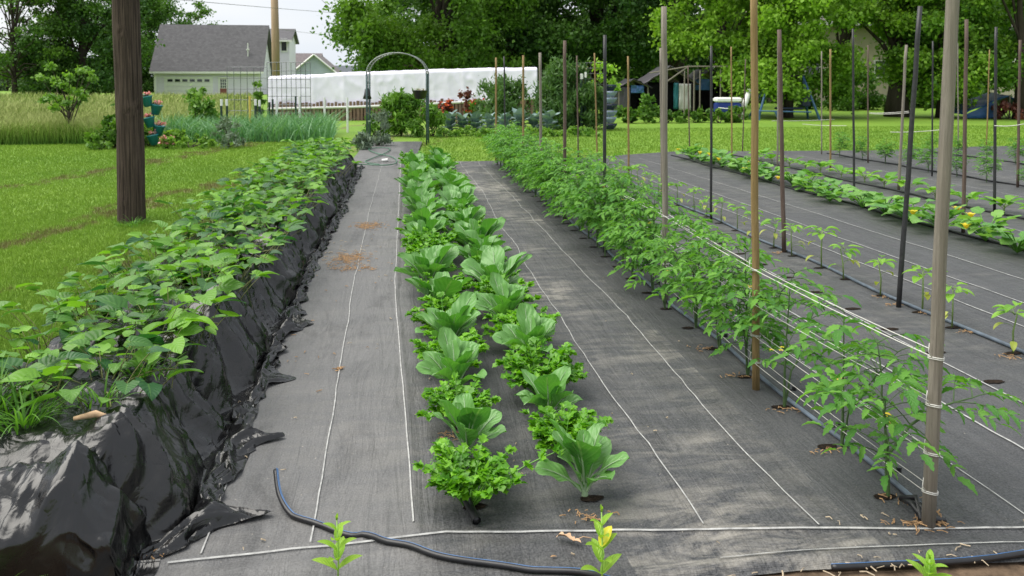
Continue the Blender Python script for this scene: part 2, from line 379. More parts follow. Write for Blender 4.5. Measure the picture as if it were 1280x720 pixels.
def foldy(x): return np.interp(x, [-1, -.73, .14, 1.89, 6], [2.30, 2.33, 2.38, 2.16, 1.7])
def nearY(x): return np.interp(x, [-1, .35, 1.12, 1.78, 6, 16], [2.03, 2.06, 2.07, 2.02, 1.5, 1.2])
def farY(x): return np.interp(x, [-.9, .3, 2.5, 3.2, 5.2, 9.2, 12, 16], [13.55, 13.55, 13.6, 13.9, 14.9, 14.6, 15.2, 15.3])
def seamx(y): return np.interp(y, [2, 2.42, 3.5, 5.2, 13.6], [.06, .045, .02, -.03, .02])
def fabz(X, Y):
    X = np.asarray(X, float); Y = np.asarray(Y, float)
    z = .027 + .007 * (fbm(X * 3, Y * 2, 3, 3) - .45) + .0035 * fbm(X * 14, Y * 6, 9, 2)
    d = Y - foldy(X); z = z + .014 * np.exp(-(d / .018) ** 2) - .008 / (1 + np.exp(-d / .01)) + .006 * np.exp(-((d + .07) / .03) ** 2)
    s = X - seamx(Y); z = z + .010 * np.exp(-(s / .012) ** 2) * (Y > foldy(X)) + .004 / (1 + np.exp(s / .008)) * (Y > foldy(X))
    e = farY(X) - Y; z = z + .035 * np.exp(-((e - .12) / .09) ** 2) - .03 * np.exp(-(e / .05) ** 2)
    e = Y - nearY(X); z = z + .01 * np.exp(-((e - .04) / .03) ** 2) - .013 * np.exp(-(e / .02) ** 2) * (X < 3)
    return z
fx = np.concatenate([np.linspace(-.9, 2.2, 240), np.linspace(2.22, 6, 130), np.linspace(6.1, 16, 60)])
ft = np.concatenate([np.linspace(0, .06, 110)[:-1], np.linspace(.06, .3, 100)[:-1], np.linspace(.3, .985, 110)[:-1], np.linspace(.985, 1, 16)])
def fabf(X, T):
    Y = nearY(X) + (farY(X) - nearY(X)) * T; return X, Y, fabz(X, Y)
gridmesh('weed_fabric', fx, ft, fabf, M['fabric'])
# fabric path running on past the garden to the arch
gridmesh('path', np.linspace(0, 1, 16), np.linspace(13.65, 18.3, 40), lambda X, Y: (np.interp(Y, [13.65, 18.3], [-.85, -.75]) + X * np.interp(Y, [13.65, 15.5, 18.3], [1.3, 1.15, 1.25]), Y, .03 + .02 * fbm(X * 3, Y * 2, 4)), M['fabric'])

def ribbon(name, pts, wd, mat, zf=fabz, dz=.005, wob=.008, step=.1, seed=0, mb=None):
    P = []
    for (a, b) in zip(pts, pts[1:]):
        n = max(2, int(math.dist(a, b) / step)); P += [(a[0] + (b[0] - a[0]) * k / n, a[1] + (b[1] - a[1]) * k / n) for k in range(n)]
    P.append(pts[-1]); P = np.array(P)
    arc = np.concatenate([[0], np.cumsum(np.hypot(*(P[1:] - P[:-1]).T))])
    t = np.gradient(P, axis=0); t /= np.linalg.norm(t, axis=1)[:, None] + 1e-9; nrm = np.stack([-t[:, 1], t[:, 0]], 1)
    P = P + nrm * (wob * (2 * vnoise(arc * 2.2, arc * 0 + seed, seed) - 1) + wob * .4 * (2 * vnoise(arc * 9, arc * 0 + seed, seed + 3) - 1))[:, None]
    A = P - nrm * wd / 2; B = P + nrm * wd / 2
    V = np.concatenate([np.stack([A[:, 0], A[:, 1], zf(A[:, 0], A[:, 1]) + dz], 1), np.stack([B[:, 0], B[:, 1], zf(B[:, 0], B[:, 1]) + dz], 1)])
    m = len(P); k = np.arange(m - 1); q = np.stack([k, k + m, k + m + 1, k + 1], 1)
    own = mb is None; mb = mb or MB(); mb.addnp(V, q)
    if own:
        o = mb.build(name, mat); o['kind'] = 'structure'; return o
sp = [[(-.585, 2.37), (-.60, 3.0), (-.66, 4.4), (-.70, 6), (-.68, 13)],
      [(-.265, 2.37), (-.29, 3.6), (-.32, 5.7), (-.33, 9), (-.30, 13.4)],
      [(.93, 2.33), (.925, 3.0), (.905, 3.7), (.93, 4.6), (.92, 5.5), (.96, 6.6), (.94, 7.8), (1.02, 10), (1.0, 13.4)],
      [(1.275, 2.27), (1.27, 3.2), (1.30, 4.5), (1.31, 7), (1.33, 10), (1.31, 13.4)],
      [(1.96, 1.9), (1.95, 4), (1.97, 13)], [(2.31, 1.7), (2.30, 5), (2.31, 13)], [(2.68, 1.7), (2.63, 3.5), (2.65, 7), (2.65, 13)],
      [(3.47, 2), (3.46, 7), (3.45, 13.5)], [(3.83, 2), (3.84, 8), (3.82, 13.8)], [(4.28, 2), (4.3, 8), (4.26, 13.9)],
      [(5.65, 5), (5.7, 14)], [(6.9, 5), (6.95, 14)], [(7.4, 5), (7.35, 14)], [(8.6, 7), (8.6, 14)], [(9.3, 7), (9.3, 14)]]
mb = MB()
for k, p in enumerate(sp): ribbon('', p, .0048 if k < 5 else .009, None, seed=k + 1, wob=.012 if k in (2, 3) else .006, mb=mb)
yy = np.linspace(2.45, 13.4, 60); ribbon('', [(float(seamx(y)) - .012, y) for y in yy], .005, None, seed=9, wob=.003, mb=mb)
xx = np.linspace(-.66, 6, 60); ribbon('', [(x, float(foldy(x)) - .012) for x in xx], .005, None, seed=5, wob=.004, mb=mb)
xx = np.linspace(.9, 6, 40); ribbon('', [(x, float(nearY(x)) + .06) for x in xx], .005, None, seed=6, wob=.004, mb=mb)
o = mb.build('fabric_stripes', M['stripe']); o['kind'] = 'structure'

# ------------------------------------------------------------------ black plastic raised bed
BY0, BY1 = 2.37, 13.0
def bed():
    ys = [BY0]
    while ys[-1] < BY1: ys.append(ys[-1] + .0042 * ys[-1])
    ys = np.array(ys); front = np.linspace(0, 1, 71)[:-1]
    Yc = np.concatenate([np.full(70, BY0), ys]); hs = np.concatenate([front, np.ones(len(ys))])
    Yp = np.concatenate([BY0 - .10 * (1 - front) ** 1.0 , ys]); Yp[-1] += .0
    nu = 150; u = np.linspace(0, 1, nu)
    Yg, U = np.meshgrid(Yp, u, indexing='ij'); H = np.repeat(hs[:, None], nu, 1); YC = np.repeat(Yc[:, None], nu, 1)
    # bale rhythm
    ph = (YC - 2.44) / .92; bal = np.abs(((ph + .02 * 0) % 1) - .5) * 2       # 1 at the joints
    pinch = np.clip((bal - .72) / .28, 0, 1) ** 2
    Ls = .36; Lt = .70; Lr = .40; Lk = .22; T = Ls + Lt + Lr + Lk; s = U * T
    x = np.zeros_like(s); z = np.zeros_like(s); nx = np.zeros_like(s); nz = np.zeros_like(s)
    hh = (.322 - .02 * np.clip(YC - 3, 0, 1)) * (1 - .16 * pinch) + .05 * (vnoise(YC * 1.1, YC * 0, 2) - .5)
    wob = .05 * (vnoise(YC * 1.3, YC * 0, 8) - .5)
    a = np.clip(s / Ls, 0, 1); b = np.clip((s - Ls) / Lt, 0, 1); c = np.clip((s - Ls - Lt) / Lr, 0, 1); d = np.clip((s - Ls - Lt - Lr) / Lk, 0, 1)
    skirt = .045 + .11 * np.clip(fbm(YC * 2.2, YC * 0, 21, 2) - .25, 0, 1) * 1.6 * np.clip(1.35 - YC / 9, .35, 1) + .17 * np.exp(-((YC - 2.56) / .04) ** 2) + .10 * np.exp(-((YC - 3.12) / .035) ** 2) + .12 * np.exp(-((YC - 3.75) / .06) ** 2) + .10 * np.exp(-((YC - 4.6) / .07) ** 2) + .03 * vnoise(YC * 14, YC * 0, 33)
    x = -1.47 + .05 * a + .56 * b + .19 * c + skirt * d + wob * (c + .0)
    z = hh * (a ** .8) + .018 * np.sin(pi * b) - hh * (1 - (1 - c) ** 1.25) * 1.0
    # rounded shoulders
    x = x - .07 * pinch * np.sin(pi * np.clip(c, 0, 1)) * 1.0
    z = z + .016 * d * 0
    def ln(a_, b_, sd__):
        a_ = np.asarray(a_, float); b_ = np.asarray(b_, float) + 0 * a_; ia = np.floor(a_); ib = np.floor(b_); fa = a_ - ia; fb = b_ - ib
        p, q_, r_, w_ = _hash(ia, ib, sd__), _hash(ia + 1, ib, sd__), _hash(ia, ib + 1, sd__), _hash(ia + 1, ib + 1, sd__)
        return np.where(fa + fb < 1, p + (q_ - p) * fa + (r_ - p) * fb, w_ + (r_ - w_) * (1 - fa) + (q_ - w_) * (1 - fb))
    def rdg(a_, b_, sd__): return 1 - np.abs(2 * (.65 * ln(a_, b_, sd__) + .35 * vnoise(a_, b_, sd__)) - 1)
    side = np.sin(pi * np.clip((s - Ls - Lt * .8) / (Lr + Lt * .2), 0, 1)) ** .6
    top = np.sin(pi * np.clip((s - Ls * .6) / (Lt + Ls * .4 + .1), 0, 1))
    sk = np.clip((s - Ls - Lt - Lr * .85) / (Lk * .5), 0, 1)
    fan = (c - .5) * .55 * (((ph + 100) % 1) - .5)                 # pleats fan out from the top of each bale
    al = (YC - fan) * 5.2 + .55 * fbm(YC * 3 + s, s * 3, 14, 2)
    r1 = rdg(al, s * 1.6 + al * .2, 41) ** 1.7
    r2 = rdg(al * 2.3 + 5 + s * 2.2, s * 1.5, 42) ** 1.7
    r3 = rdg(YC * 8 + s * 9, s * 9 - YC * 4, 43) ** 1.5
    r4 = rdg(YC * 17 - s * 12, s * 20 + YC * 6, 44) ** 1.5
    lowb = vnoise(YC * 1.7 + 3, s * 1.6, 47) - .5
    disp = side * (.085 * r1 + .045 * r2 + .09 * lowb - .035 + .010 * r3) + top * (.020 * r3 + .022 * r1 + .04 * lowb) + .005 * r4 * (side * .5 + top + .3)
    cw = np.clip(c * 1.6, 0, 1)
    x = x + disp * np.where(c > 0, cw, 0) * (1 - sk) - disp * .6 * (a < 1) - .055 * pinch * np.sin(pi * np.clip(c * .9, 0, 1))
    z = z + disp * np.where(c > 0, (1 - c) ** .7, b > 0)
    z = z + sk * (.042 * r3 + .045 * r2 * (1 - d) + .022 * r4) * (1 - .35 * d) + .010 * sk
    z = z * (1 - (1 - H) ** 1.6) + (1 - H) * .01
    fx_ = np.sin(pi * np.clip(H, 0, 1) ** .8)
    Yd = Yg - (1 - H) ** 1.3 * .05 - fx_ * (.07 * rdg(x * 3.2 + H * 1.2, H * 1.5, 51) ** 2 + .035 * rdg(x * 8 - H * 2, H * 3, 52) ** 2.5) * (H < 1)
    x = x - (1 - H) * d * skirt * .45
    x = x + .05 * sk * (r2 - .4)
    cor = np.clip(1 - (Yg - BY0) / .22, 0, 1) ** 2; xc = -1.15; x = xc + (x - xc) * (1 - .16 * cor * (1 - .35 * (1 - H)))
    z = np.maximum(z, fabz(x, Yd) + .004)
    V = np.stack([x.ravel(), Yd.ravel(), z.ravel()], 1); ny = len(Yp)
    i, j = np.meshgrid(np.arange(nu - 1), np.arange(ny - 1)); k = (j * nu + i).ravel()
    q = np.stack([k, k + 1, k + nu + 1, k + nu], 1)
    mb = MB(); mb.addnp(V, q)
    # far end
    e = (ny - 1) * nu + np.arange(nu); mb.f.append(tuple(int(t) for t in e[::1])); mb.mi.append(0)
    return mb.build('raised_bed', M['plastic'], smooth=True)
tag(bed(), 'long knee-high raised bed wrapped in crumpled shiny black plastic beside the lawn', 'raised bed')

# ------------------------------------------------------------------ lawn blades and tall grass
def blades(name, x, y, h, wd, mat, lean=.35, z0=0., tip=True, kind='stuff', label=None, cat=None, seg=1):
    n = len(x); az = NR.random(n) * 2 * pi; ln = h * lean * NR.random(n); la = NR.random(n) * 2 * pi
    dx = np.cos(az) * wd / 2; dy = np.sin(az) * wd / 2; tint = NR.random(n)
    z0 = np.zeros(n) + z0
    if seg == 1:
        V = np.stack([np.stack([x - dx, y - dy, z0], 1), np.stack([x + dx, y + dy, z0], 1), np.stack([x + ln * np.cos(la), y + ln * np.sin(la), z0 + h], 1)], 1).reshape(-1, 3)
        A = np.stack([np.stack([np.zeros(n), np.zeros(n), tint], 1), np.stack([np.ones(n), np.zeros(n), tint], 1), np.stack([np.full(n, .5), np.ones(n), tint], 1)], 1).reshape(-1, 3)
        q = np.arange(3 * n).reshape(-1, 3)
    else:
        rows = []; at = []
        for j, (t, ww) in enumerate(((0, 1), (.55, .85), (1, .12))):
            ox = ln * np.cos(la) * t * t; oy = ln * np.sin(la) * t * t; z = z0 + h * (t - .12 * t * t)
            for sg in (-1, 1):
                rows.append(np.stack([x + sg * dx * ww + ox, y + sg * dy * ww + oy, z], 1)); at.append(np.stack([np.full(n, sg * .5 + .5), np.full(n, float(t)), tint], 1))
        V = np.stack(rows, 1).reshape(-1, 3); A = np.stack(at, 1).reshape(-1, 3)
        k = np.arange(n)[:, None] * 6; q = np.concatenate([k + np.array([[0, 1, 3, 2]]), k + np.array([[2, 3, 5, 4]])])
    mb = MB(); mb.addnp(V, q, A); o = mb.build(name, mat)
    return tag(o, label, cat, None, kind)
xs, ys, hs, ws = [], [], [], []
for (y0, y1, n, h, wd) in ((3.0, 5.5, 90000, .040, .0045), (5.5, 9, 100000, .038, .006), (9, 14, 80000, .04, .009), (14, 19, 50000, .045, .014)):
    y = NR.uniform(y0, y1, n); xl = -.66 * y - 1.2; x = xl + (-1.46 - xl) * NR.random(n); xs.append(x); ys.append(y); hs.append(h * NR.uniform(.4, 1.1, n)); ws.append(np.full(n, wd))
n = 60000; y = NR.uniform(13.7, 23, n); x = NR.uniform(-.2, 1, n) * y * .85 + .4; ok = (y > farY(x) + .05) & (x > .45); xs.append(x[ok]); ys.append(y[ok]); hs.append(.05 * NR.uniform(.4, 1.1, ok.sum())); ws.append(np.full(ok.sum(), .018))
tag(blades('lawn_grass', *[np.concatenate(q) for q in (xs, ys, hs, ws)], M['lawn_blade'], lean=.9), None, None)
# tall meadow
xs, ys, hs, ws = [], [], [], []
for (y0, y1, n, wd) in ((18.9, 20.5, 26000, .012), (20.5, 26, 34000, .018), (26, 38, 34000, .03), (38, 64, 26000, .06)):
    y = y0 + (y1 - y0) * NR.random(n); xl = -.72 * y; xr = np.where(y < 23, -.285 * y, -.17 * y - .1); x = xl + (xr - xl) * NR.random(n)
    xs.append(x); ys.append(y + .35 * (vnoise(x * .8, x * 0, 3) - .5) * (y < 20)); hs.append(.66 * NR.uniform(.4, 1.15, n) * (.70 + .5 * vnoise(x * .5, y * .5, 6))); ws.append(np.full(n, wd))
blades('meadow_grass', *[np.concatenate(q) for q in (xs, ys, hs, ws)], M['hay'], lean=.7, seg=2)
gridmesh('meadow_ground', np.linspace(-60, -3.3, 50), np.linspace(19.3, 70, 40), lambda X, Y: (np.minimum(X, -.17 * Y), Y, .05 + 0 * X), plain('meadow_thatch', (.13, .20, .035), .9, .4, 3))
# ------------------------------------------------------------------ plant materials
M['sp_leaf'] = leafmat('broad_leaf', (.022, .10, .028), (.18, .39, .032), .3, .42, .28, (.17, .36, .07), .4, bmp=.22)
M['sp_stem'] = plain('vine_stem', (.16, .17, .06), .6, .4, 30)
M['cole'] = leafmat('cole_leaf', (.055, .20, .03), (.12, .34, .055), .22, .38, .42, (.30, .50, .18), .45, bmp=.3, backc=(.15, .33, .09))
M['cole_stem'] = plain('cole_stalk', (.30, .42, .24), .5, .2, 30)
M['celery'] = leafmat('celery_leaf', (.07, .23, .012), (.19, .44, .02), .3, .4, 0, spec=.4)
M['celery_stem'] = plain('celery_stalk', (.10, .26, .03), .35, .3, 30)
M['tom'] = leafmat('tomato_leaf', (.065, .21, .03), (.17, .39, .05), .3, .5, .35, (.14, .28, .08), .35, bmp=.4)
M['tom_stem'] = plain('tomato_stem', (.06, .11, .035), .6, .3, 30)
M['yellow'] = leafmat('yellow_petal', (.72, .56, .04), (.82, .66, .10), .3, .6)
M['pep'] = leafmat('pepper_leaf', (.10, .28, .025), (.23, .46, .04), .3, .35, .4, (.22, .42, .08), .45, bmp=.4)
M['pep_old'] = leafmat('yellowing_leaf', (.30, .36, .06), (.50, .52, .16), .3, .5)
M['pep_stem'] = plain('pepper_stem', (.16, .24, .07), .5, .25, 30)
M['squash'] = leafmat('squash_leaf', (.10, .27, .06), (.22, .43, .09), .28, .5, .6, (.24, .38, .14), .35, bmp=.5)
M['grassy'] = leafmat('weed_blade', (.06, .17, .02), (.14, .32, .04), .3, .5)
M['lime'] = leafmat('lime_leaf', (.22, .43, .04), (.33, .54, .06), .35, .45, .5, (.5, .66, .12), .4, bmp=.4)
M['lime_stem'] = plain('lime_stem', (.30, .50, .10), .5, .2, 30)

w_cord = lambda t: (min(1, (t + .02) * 7)) ** .5 * (1 - t ** 2.2) ** .9 * (1 - .25 * t) if t < 1 else 0
w_ov = lambda t: sin(pi * min(1, t * .96 + .02) ** .8) ** .85 if 0 <= t < 1 else .0
w_obov = lambda t: (.10 + .90 * max(0, min(1, (t - .10) / .5)) ** 1.3) * (1 - max(0, (t - .55) / .46) ** 2.6) ** .6 if t < .999 else .0
w_lan = lambda t: sin(pi * min(1, t * .97 + .02) ** .7) if t < 1 else 0
def w_tooth(t):
    if t >= .999: return 0
    return sin(pi * (t * .9 + .06) ** .75) * (1.12 if int(t * 8 + .01) % 2 else .72)
def w_lobe(t):
    if t > .999: return 0
    return (.75 + .35 * cos(t * 17)) * (min(1, t * 6 + .25)) * (1 - t ** 3)
def petiole(mb, p, az, el0, el1, ln, r=.0016, n=4, taper=.7, nn=4):
    pts = [np.array(p, float)]
    for j in range(n):
        e = el0 + (el1 - el0) * j / max(1, n - 1)
        pts.append(pts[-1] + np.array((cos(az) * cos(e), sin(az) * cos(e), sin(e))) * ln / n)
    mb.tube(pts, [r * (1 - (1 - taper) * k / n) for k in range(n + 1)], nn, cap=False)
    return pts[-1]
def G(s=.5): return R.gauss(0, s)

def v_sweet(q):
    lf, st = MB(), MB(); nl = R.randint(28, 36)
    for i in range(R.randint(2, 4)):           # trailing stems
        az = R.random() * 2 * pi; petiole(st, (0, 0, .0), az, .7, -.2, R.uniform(.12, .26), .003, 5)
    for i in range(nl):
        az = i * 2.4 + G(.4); rr = R.uniform(.0, .19)
        b = (cos(az) * rr, sin(az) * rr, R.uniform(0, .02)); el = R.uniform(.7, 1.45)
        e = petiole(st, b, az + G(.5), el, el - .25, R.uniform(.06, .18), .0019)
        L_ = R.choice((.055, .07, .08, .095)) * R.uniform(.8, 1.15)
        a2 = az + G(.8)
        lf.leaf(e, a2, R.uniform(-.1, .75), R.uniform(-.7, .15), L_, L_ * R.uniform(.85, 1.05), w_cord, 8, 6, R.uniform(.1, .45), .03, 1.2, G(.25), R.random() ** .8, back=.22)
    return [('leaves', lf.mesh('leaves', True), 'sp_leaf'), ('stems', st.mesh('stems', True), 'sp_stem')]
def v_cole(q):
    lf, st = MB(), MB(); n = R.randint(12, 16)
    petiole(st, (0, 0, 0), 0, 1.5, 1.5, .06, .009, 3, .9, 7)
    for i in range(n):
        k = i / n; az = i * 2.4 + G(.25); z0 = .02 + .045 * k
        L_ = R.uniform(.135, .205) * (1 if k < .7 else .7); p0 = .95 + .5 * k + G(.12); p1 = p0 - R.uniform(.5, 1.0) * (1 - .5 * k)
        b = (cos(az) * .008, sin(az) * .008, z0)
        lf.leaf(b, az, p0, p1, L_, L_ * R.uniform(.42, .60), w_obov, 16, 8, R.uniform(.15, .6), .06, 2.6, G(.25))
        # thick pale midrib below the blade
        pts = []; p = np.array(b)
        for j in range(9):
            pt = p0 + (p1 - p0) * j / 9; pts.append(p - np.array((-cos(az) * sin(pt), -sin(az) * sin(pt), cos(pt))) * .0025); p = p + np.array((cos(az) * cos(pt), sin(az) * cos(pt), sin(pt))) * L_ / 9
        st.tube(pts, [.0042 * (1 - j / 10) for j in range(9)], 5, cap=False)
    return [('leaves', lf.mesh('leaves', True), 'cole'), ('stem', st.mesh('stem', True), 'cole_stem')]
def v_celery(q):
    lf, st = MB(), MB(); n = R.randint(34, 42)
    for i in range(n):
        k = i / n; az = i * 2.4 + G(.3); el = R.uniform(1.0, 1.5) if k > .3 else R.uniform(.7, 1.1); L_ = R.uniform(.10, .165)
        if q == 0 and i == 0: az = -.05; el = .75; L_ = .30          # one long leaning stalk
        pts = [np.array((cos(az) * .012, sin(az) * .012, 0))]; m = 7
        for j in range(m):
            e = el - .55 * j / m; pts.append(pts[-1] + np.array((cos(az) * cos(e), sin(az) * cos(e), sin(e))) * L_ / m)
        st.tube(pts, [.0036 * (1 - .7 * j / m) for j in range(m + 1)], 5, cap=False)
        for j in ((3, 3, 4, 4, 5, 5, 6, 6, 7, 7) if q == 0 and i == 0 else (4, 5, 5, 6, 6, 7, 7)):
            for sg in ((-1, 1) if j < 7 else (-.5, 0, .5)):
                a2 = az + sg * R.uniform(.7, 1.2); ll = R.uniform(.022, .037)
                lf.leaf(pts[j], a2, R.uniform(.0, 1.0), R.uniform(-.7, .5), ll, ll * R.uniform(.85, 1.1), w_lobe, 8, 2, R.uniform(-.1, .4), .05, 2, G(.4))
    return [('leaves', lf.mesh('leaves', True), 'celery'), ('stalks', st.mesh('stalks', True), 'celery_stem')]
def comp_leaf(lf, st, b, az, el, L_, droop=.9, nl=3, sc=1.):
    pts = [np.array(b, float)]; m = 6
    for j in range(m):
        e = el - droop * j / m; pts.append(pts[-1] + np.array((cos(az) * cos(e), sin(az) * cos(e), sin(e))) * L_ / m)
    st.tube(pts, [.002 * sc * (1 - .6 * j / m) for j in range(m + 1)], 4, cap=False)
    for j in (range(6 - nl, 7)):
        e = el - droop * j / m
        for sg in ((-1, 1) if j < 6 else (0,)):
            ll = L_ * R.uniform(.24, .34) * (1.15 if j == 6 else 1)
            lf.leaf(pts[j], az + sg * R.uniform(.8, 1.2), R.uniform(-.3, .3), R.uniform(-1.1, -.3), ll, ll * R.uniform(.36, .5), w_tooth, 8, 2, R.uniform(.1, .6), .03, 1, G(.4))
def v_tom(q):
    lf, st, fl = MB(), MB(), []; H = [.44, .50, .56, .60, .58, .62, .64][q % 7]; nst = [2, 2, 3, 3, 4, 4, 4][q % 7]
    for s in range(nst):
        az0 = s * 2.2 + G(.4) + (1.2 if q == 0 else 0); p = np.array((0, 0, 0.)); pts = [p]; m = 12; h = H * (1 if s == 0 else R.uniform(.72, .98)); fork = 3
        lean = 0 if s == 0 else .55
        for j in range(m):
            e = 1.5 - (lean * (1 if j > fork else .1)) + G(.08); a = az0 + G(.3)
            p = p + np.array((cos(a) * cos(e) * .6, sin(a) * cos(e), sin(e))) * h / m; pts.append(p)
        st.tube(pts, [.0062 * (1 - .72 * j / m) * (1 if s == 0 else .8) for j in range(m + 1)], 6, cap=False)
        for j in range(3 if s == 0 else 4, m + 1):
            for _ in range((1 if j < 9 else 2) + (q > 1) + (q > 2 and j > 4)):
                comp_leaf(lf, st, pts[j], j * 2.4 + _ * 2 + G(.5) + az0, R.uniform(.15, .9), R.uniform(.13, .23) * (.7 if j < 5 else 1) * (.75 if j > 10 else 1), R.uniform(.7, 1.5), 3)
            if j in (6, 9) and R.random() < (.15 if q < 2 else .6):
                a = R.random() * 6
                for _ in range(3):
                    c = pts[j] + np.array((cos(a) * .03, sin(a) * .03, .0)) + np.array((G(.012), G(.012), G(.01)))
                    f1 = MB(); fl.append(f1)
                    for k in range(5): f1.leaf(c, k * 1.256, .3, -.4, .013, .007, w_lan, 3, 2, .1)
    if q == 0:      # long low side branch reaching past the front stake
        P_ = [(0, 0, .13), (.06, -.02, .21), (.13, -.04, .25), (.20, -.05, .262), (.27, -.06, .268)]; st.tube(P_, [.0042, .0038, .0032, .0026, .0018], 6, cap=False)
        for pp, a_, e_ in ((P_[2], .9, .6), (P_[2], -1.0, .3), (P_[3], .6, .5), (P_[3], -.9, .2), (P_[4], -.1, .15), (P_[4], .7, .3), (P_[1], 2.2, .9), (P_[1], -1.4, -.3)): comp_leaf(lf, st, pp, a_, e_, .17, .8, 4)
    return [('stem', st.mesh('stem', True), 'tom_stem'), ('leaves', lf.mesh('leaves', True), 'tom')] + [('flower', f.mesh('flower', True), 'yellow') for f in fl[:7]]
def v_pep(q):
    lf, st, old = MB(), MB(), MB(); H = R.uniform(.15, .20); pts = [(0, 0, 0), (G(.006), G(.006), H * .5), (G(.01), G(.01), H)]
    st.tube(pts, [.0042, .0036, .0026], 6)
    for i in range(R.randint(9, 12)):
        az = i * 2.4 + G(.2); z = H * R.uniform(.82, 1.04); ll = R.uniform(.05, .085)
        e = petiole(st, (0, 0, z), az, .7, .3, .025, .0013, 2)
        lf.leaf(e, az, R.uniform(.0, .6), R.uniform(-1.0, -.1), ll, ll * .52, w_ov, 7, 4, R.uniform(.1, .5), .02, 1)
    for i in range(R.randint(2, 4)):
        az = R.random() * 6.3; z = H * R.uniform(.25, .7); e = petiole(st, (0, 0, z), az, .7, .1, .045, .0012, 3); ll = R.uniform(.045, .065)
        (old if i < 2 else lf).leaf(e, az, .1, -1.1, ll, ll * .5, w_ov, 6, 4, .3)
    return [('stem', st.mesh('stem', True), 'pep_stem'), ('leaves', lf.mesh('leaves', True), 'pep'), ('yellow_leaves', old.mesh('yellow_leaves', True), 'pep_old')]
def w_sq(t): return (min(1, t * 9) ** .6) * (1 - t ** 2.6) ** .7 * (1 + .14 * cos(t * 19)) if t < 1 else 0
def v_sq(q):
    lf, st, fl = MB(), MB(), []
    for i in range(R.randint(20, 25)):
        az = i * 2.4 + G(.3); k = R.random(); e = petiole(st, (0, 0, .01), az, .55 + .85 * k, .2 + .7 * k, R.uniform(.08, .23), .005, 5, .8, 5); ll = R.uniform(.08, .135)
        lf.leaf(e, az + G(.4), R.uniform(-.3, .8), R.uniform(-.7, .3), ll, ll * 1.05, w_sq, 10, 6, R.uniform(.1, .35), .03, 1.4, G(.2), back=.25)
    for _ in range(R.choice((0, 1, 1, 2))):
        a = R.random() * 6.3; c = np.array((cos(a) * R.uniform(.08, .25), sin(a) * R.uniform(.08, .25), R.uniform(.07, .15)))
        f1 = MB(); fl.append(f1)
        for k in range(5): f1.leaf(c, k * 1.256, 1.35, .3, .06, .04, w_ov, 5, 2, .2)
    return [('leaves', lf.mesh('leaves', True), 'squash'), ('stalks', st.mesh('stalks', True), 'celery_stem')] + [('flower', f.mesh('flower', True), 'yellow') for f in fl]
def v_young(q):
    lf, st = MB(), MB(); petiole(st, (0, 0, 0), 0, 1.5, 1.5, .07, .006, 3, .8, 5)
    for i in range(R.randint(8, 11)):
        az = i * 2.4 + G(.2); e = petiole(st, (0, 0, .03 + .004 * i), az, .8, .4, .07, .0028, 3); ll = R.uniform(.11, .16)
        lf.leaf(e, az, R.uniform(.2, .8), R.uniform(-.5, .2), ll, ll * .66, w_ov, 8, 4, .25, .03, 1.2)
    return [('stem', st.mesh('stem', True), 'pep_stem'), ('leaves', lf.mesh('leaves', True), 'pep')]

def place(variants, idx, name, loc, rz, sc, label, cat, group):
    t = thing(name, loc, label, cat, group, rz, sc)
    for pn, me, mk in variants[idx]: link(pn, me, M[mk], t)
    return t
Vs = [v_sweet(i) for i in range(7)]; Vc = [v_cole(i) for i in range(6)]; Vy = [v_celery(i) for i in range(6)]
Vt = [v_tom(i) for i in range(7)]; Vp = [v_pep(i) for i in range(5)]; Vq = [v_sq(i) for i in range(4)]; Vn = [v_young(i) for i in range(3)]

# leafy vines on the raised bed, two abreast
y = 2.80; k = {0: 0, 1: 0}
while y < 12.85:
    for sgn, xb in ((0, -1.01), (1, -1.35)):
        k[sgn] += 1; yy_ = y + (.14 if sgn else 0) + G(.04)
        if sgn == 0 and k[0] == 1: yy_ += .12
        place(Vs, R.randrange(7), 'sweet_potato_plant', (xb + G(.045), yy_, .285), R.random() * 6.3, R.uniform(.92, 1.2) * (1 + .02 * yy_),
              'broad-leaved vine plant on top of the black plastic bed, %s of the %s line' % (ordn(k[sgn]), ('path-side', 'lawn-side')[sgn]), 'vegetable plant', 'vine plants on the black raised bed')
    y += .30 + .006 * y
# two rows of celery and cauliflower
def colerow(side, x0, y0, first):
    y = y0; i = 0
    while y < 13.25:
        i += 1; cel = (i % 2 == first) if i < 12 else R.random() < .45
        x = float(np.interp(y, [2.4, 6, 13], x0)) + G(.02)
        lab = ('bright green celery plant' if cel else 'blue-green large-leaved cauliflower plant') + ', %s plant of the %s of the two middle rows' % (ordn(i), side)
        V_ = Vy if cel else Vc; idx = (0 if (i == 1 and side == 'left') else R.randrange(1, 6))
        rz = 0 if (i == 1 and side == 'left') else R.random() * 6.3
        place(V_, idx, 'celery_plant' if cel else 'cauliflower_plant', (x, y, float(fabz(x, y)) - .004), rz, R.choice((.86, .95, 1.0, 1.05, 1.14)) * float(np.interp(y, [2.5, 3.2, 5, 13], [1.12, 1.27, 1.52, 1.62])) * (.96 if cel else .98), lab, 'vegetable plant', 'celery and cauliflower plants in the middle rows')
        hole(x + .015, y - .02, .042, .022)
        y += .30 + G(.012)
HOLES = MB()
def hole(x, y, a, b, up=.004):
    n = 14; P = [(x + a * cos(t) * R.uniform(.8, 1.15), y + b * sin(t) * R.uniform(.8, 1.15)) for t in np.linspace(0, 2 * pi, n, endpoint=False)]
    z = float(fabz(x, y)) + up; HOLES.add([(p[0], p[1], max(z, float(fabz(p[0], p[1])) + .003)) for p in P], [tuple(range(n))])
colerow('left', (.24, .20, .22), 2.55, 1)
colerow('right', (.62, .57, .60), 2.55, 0)
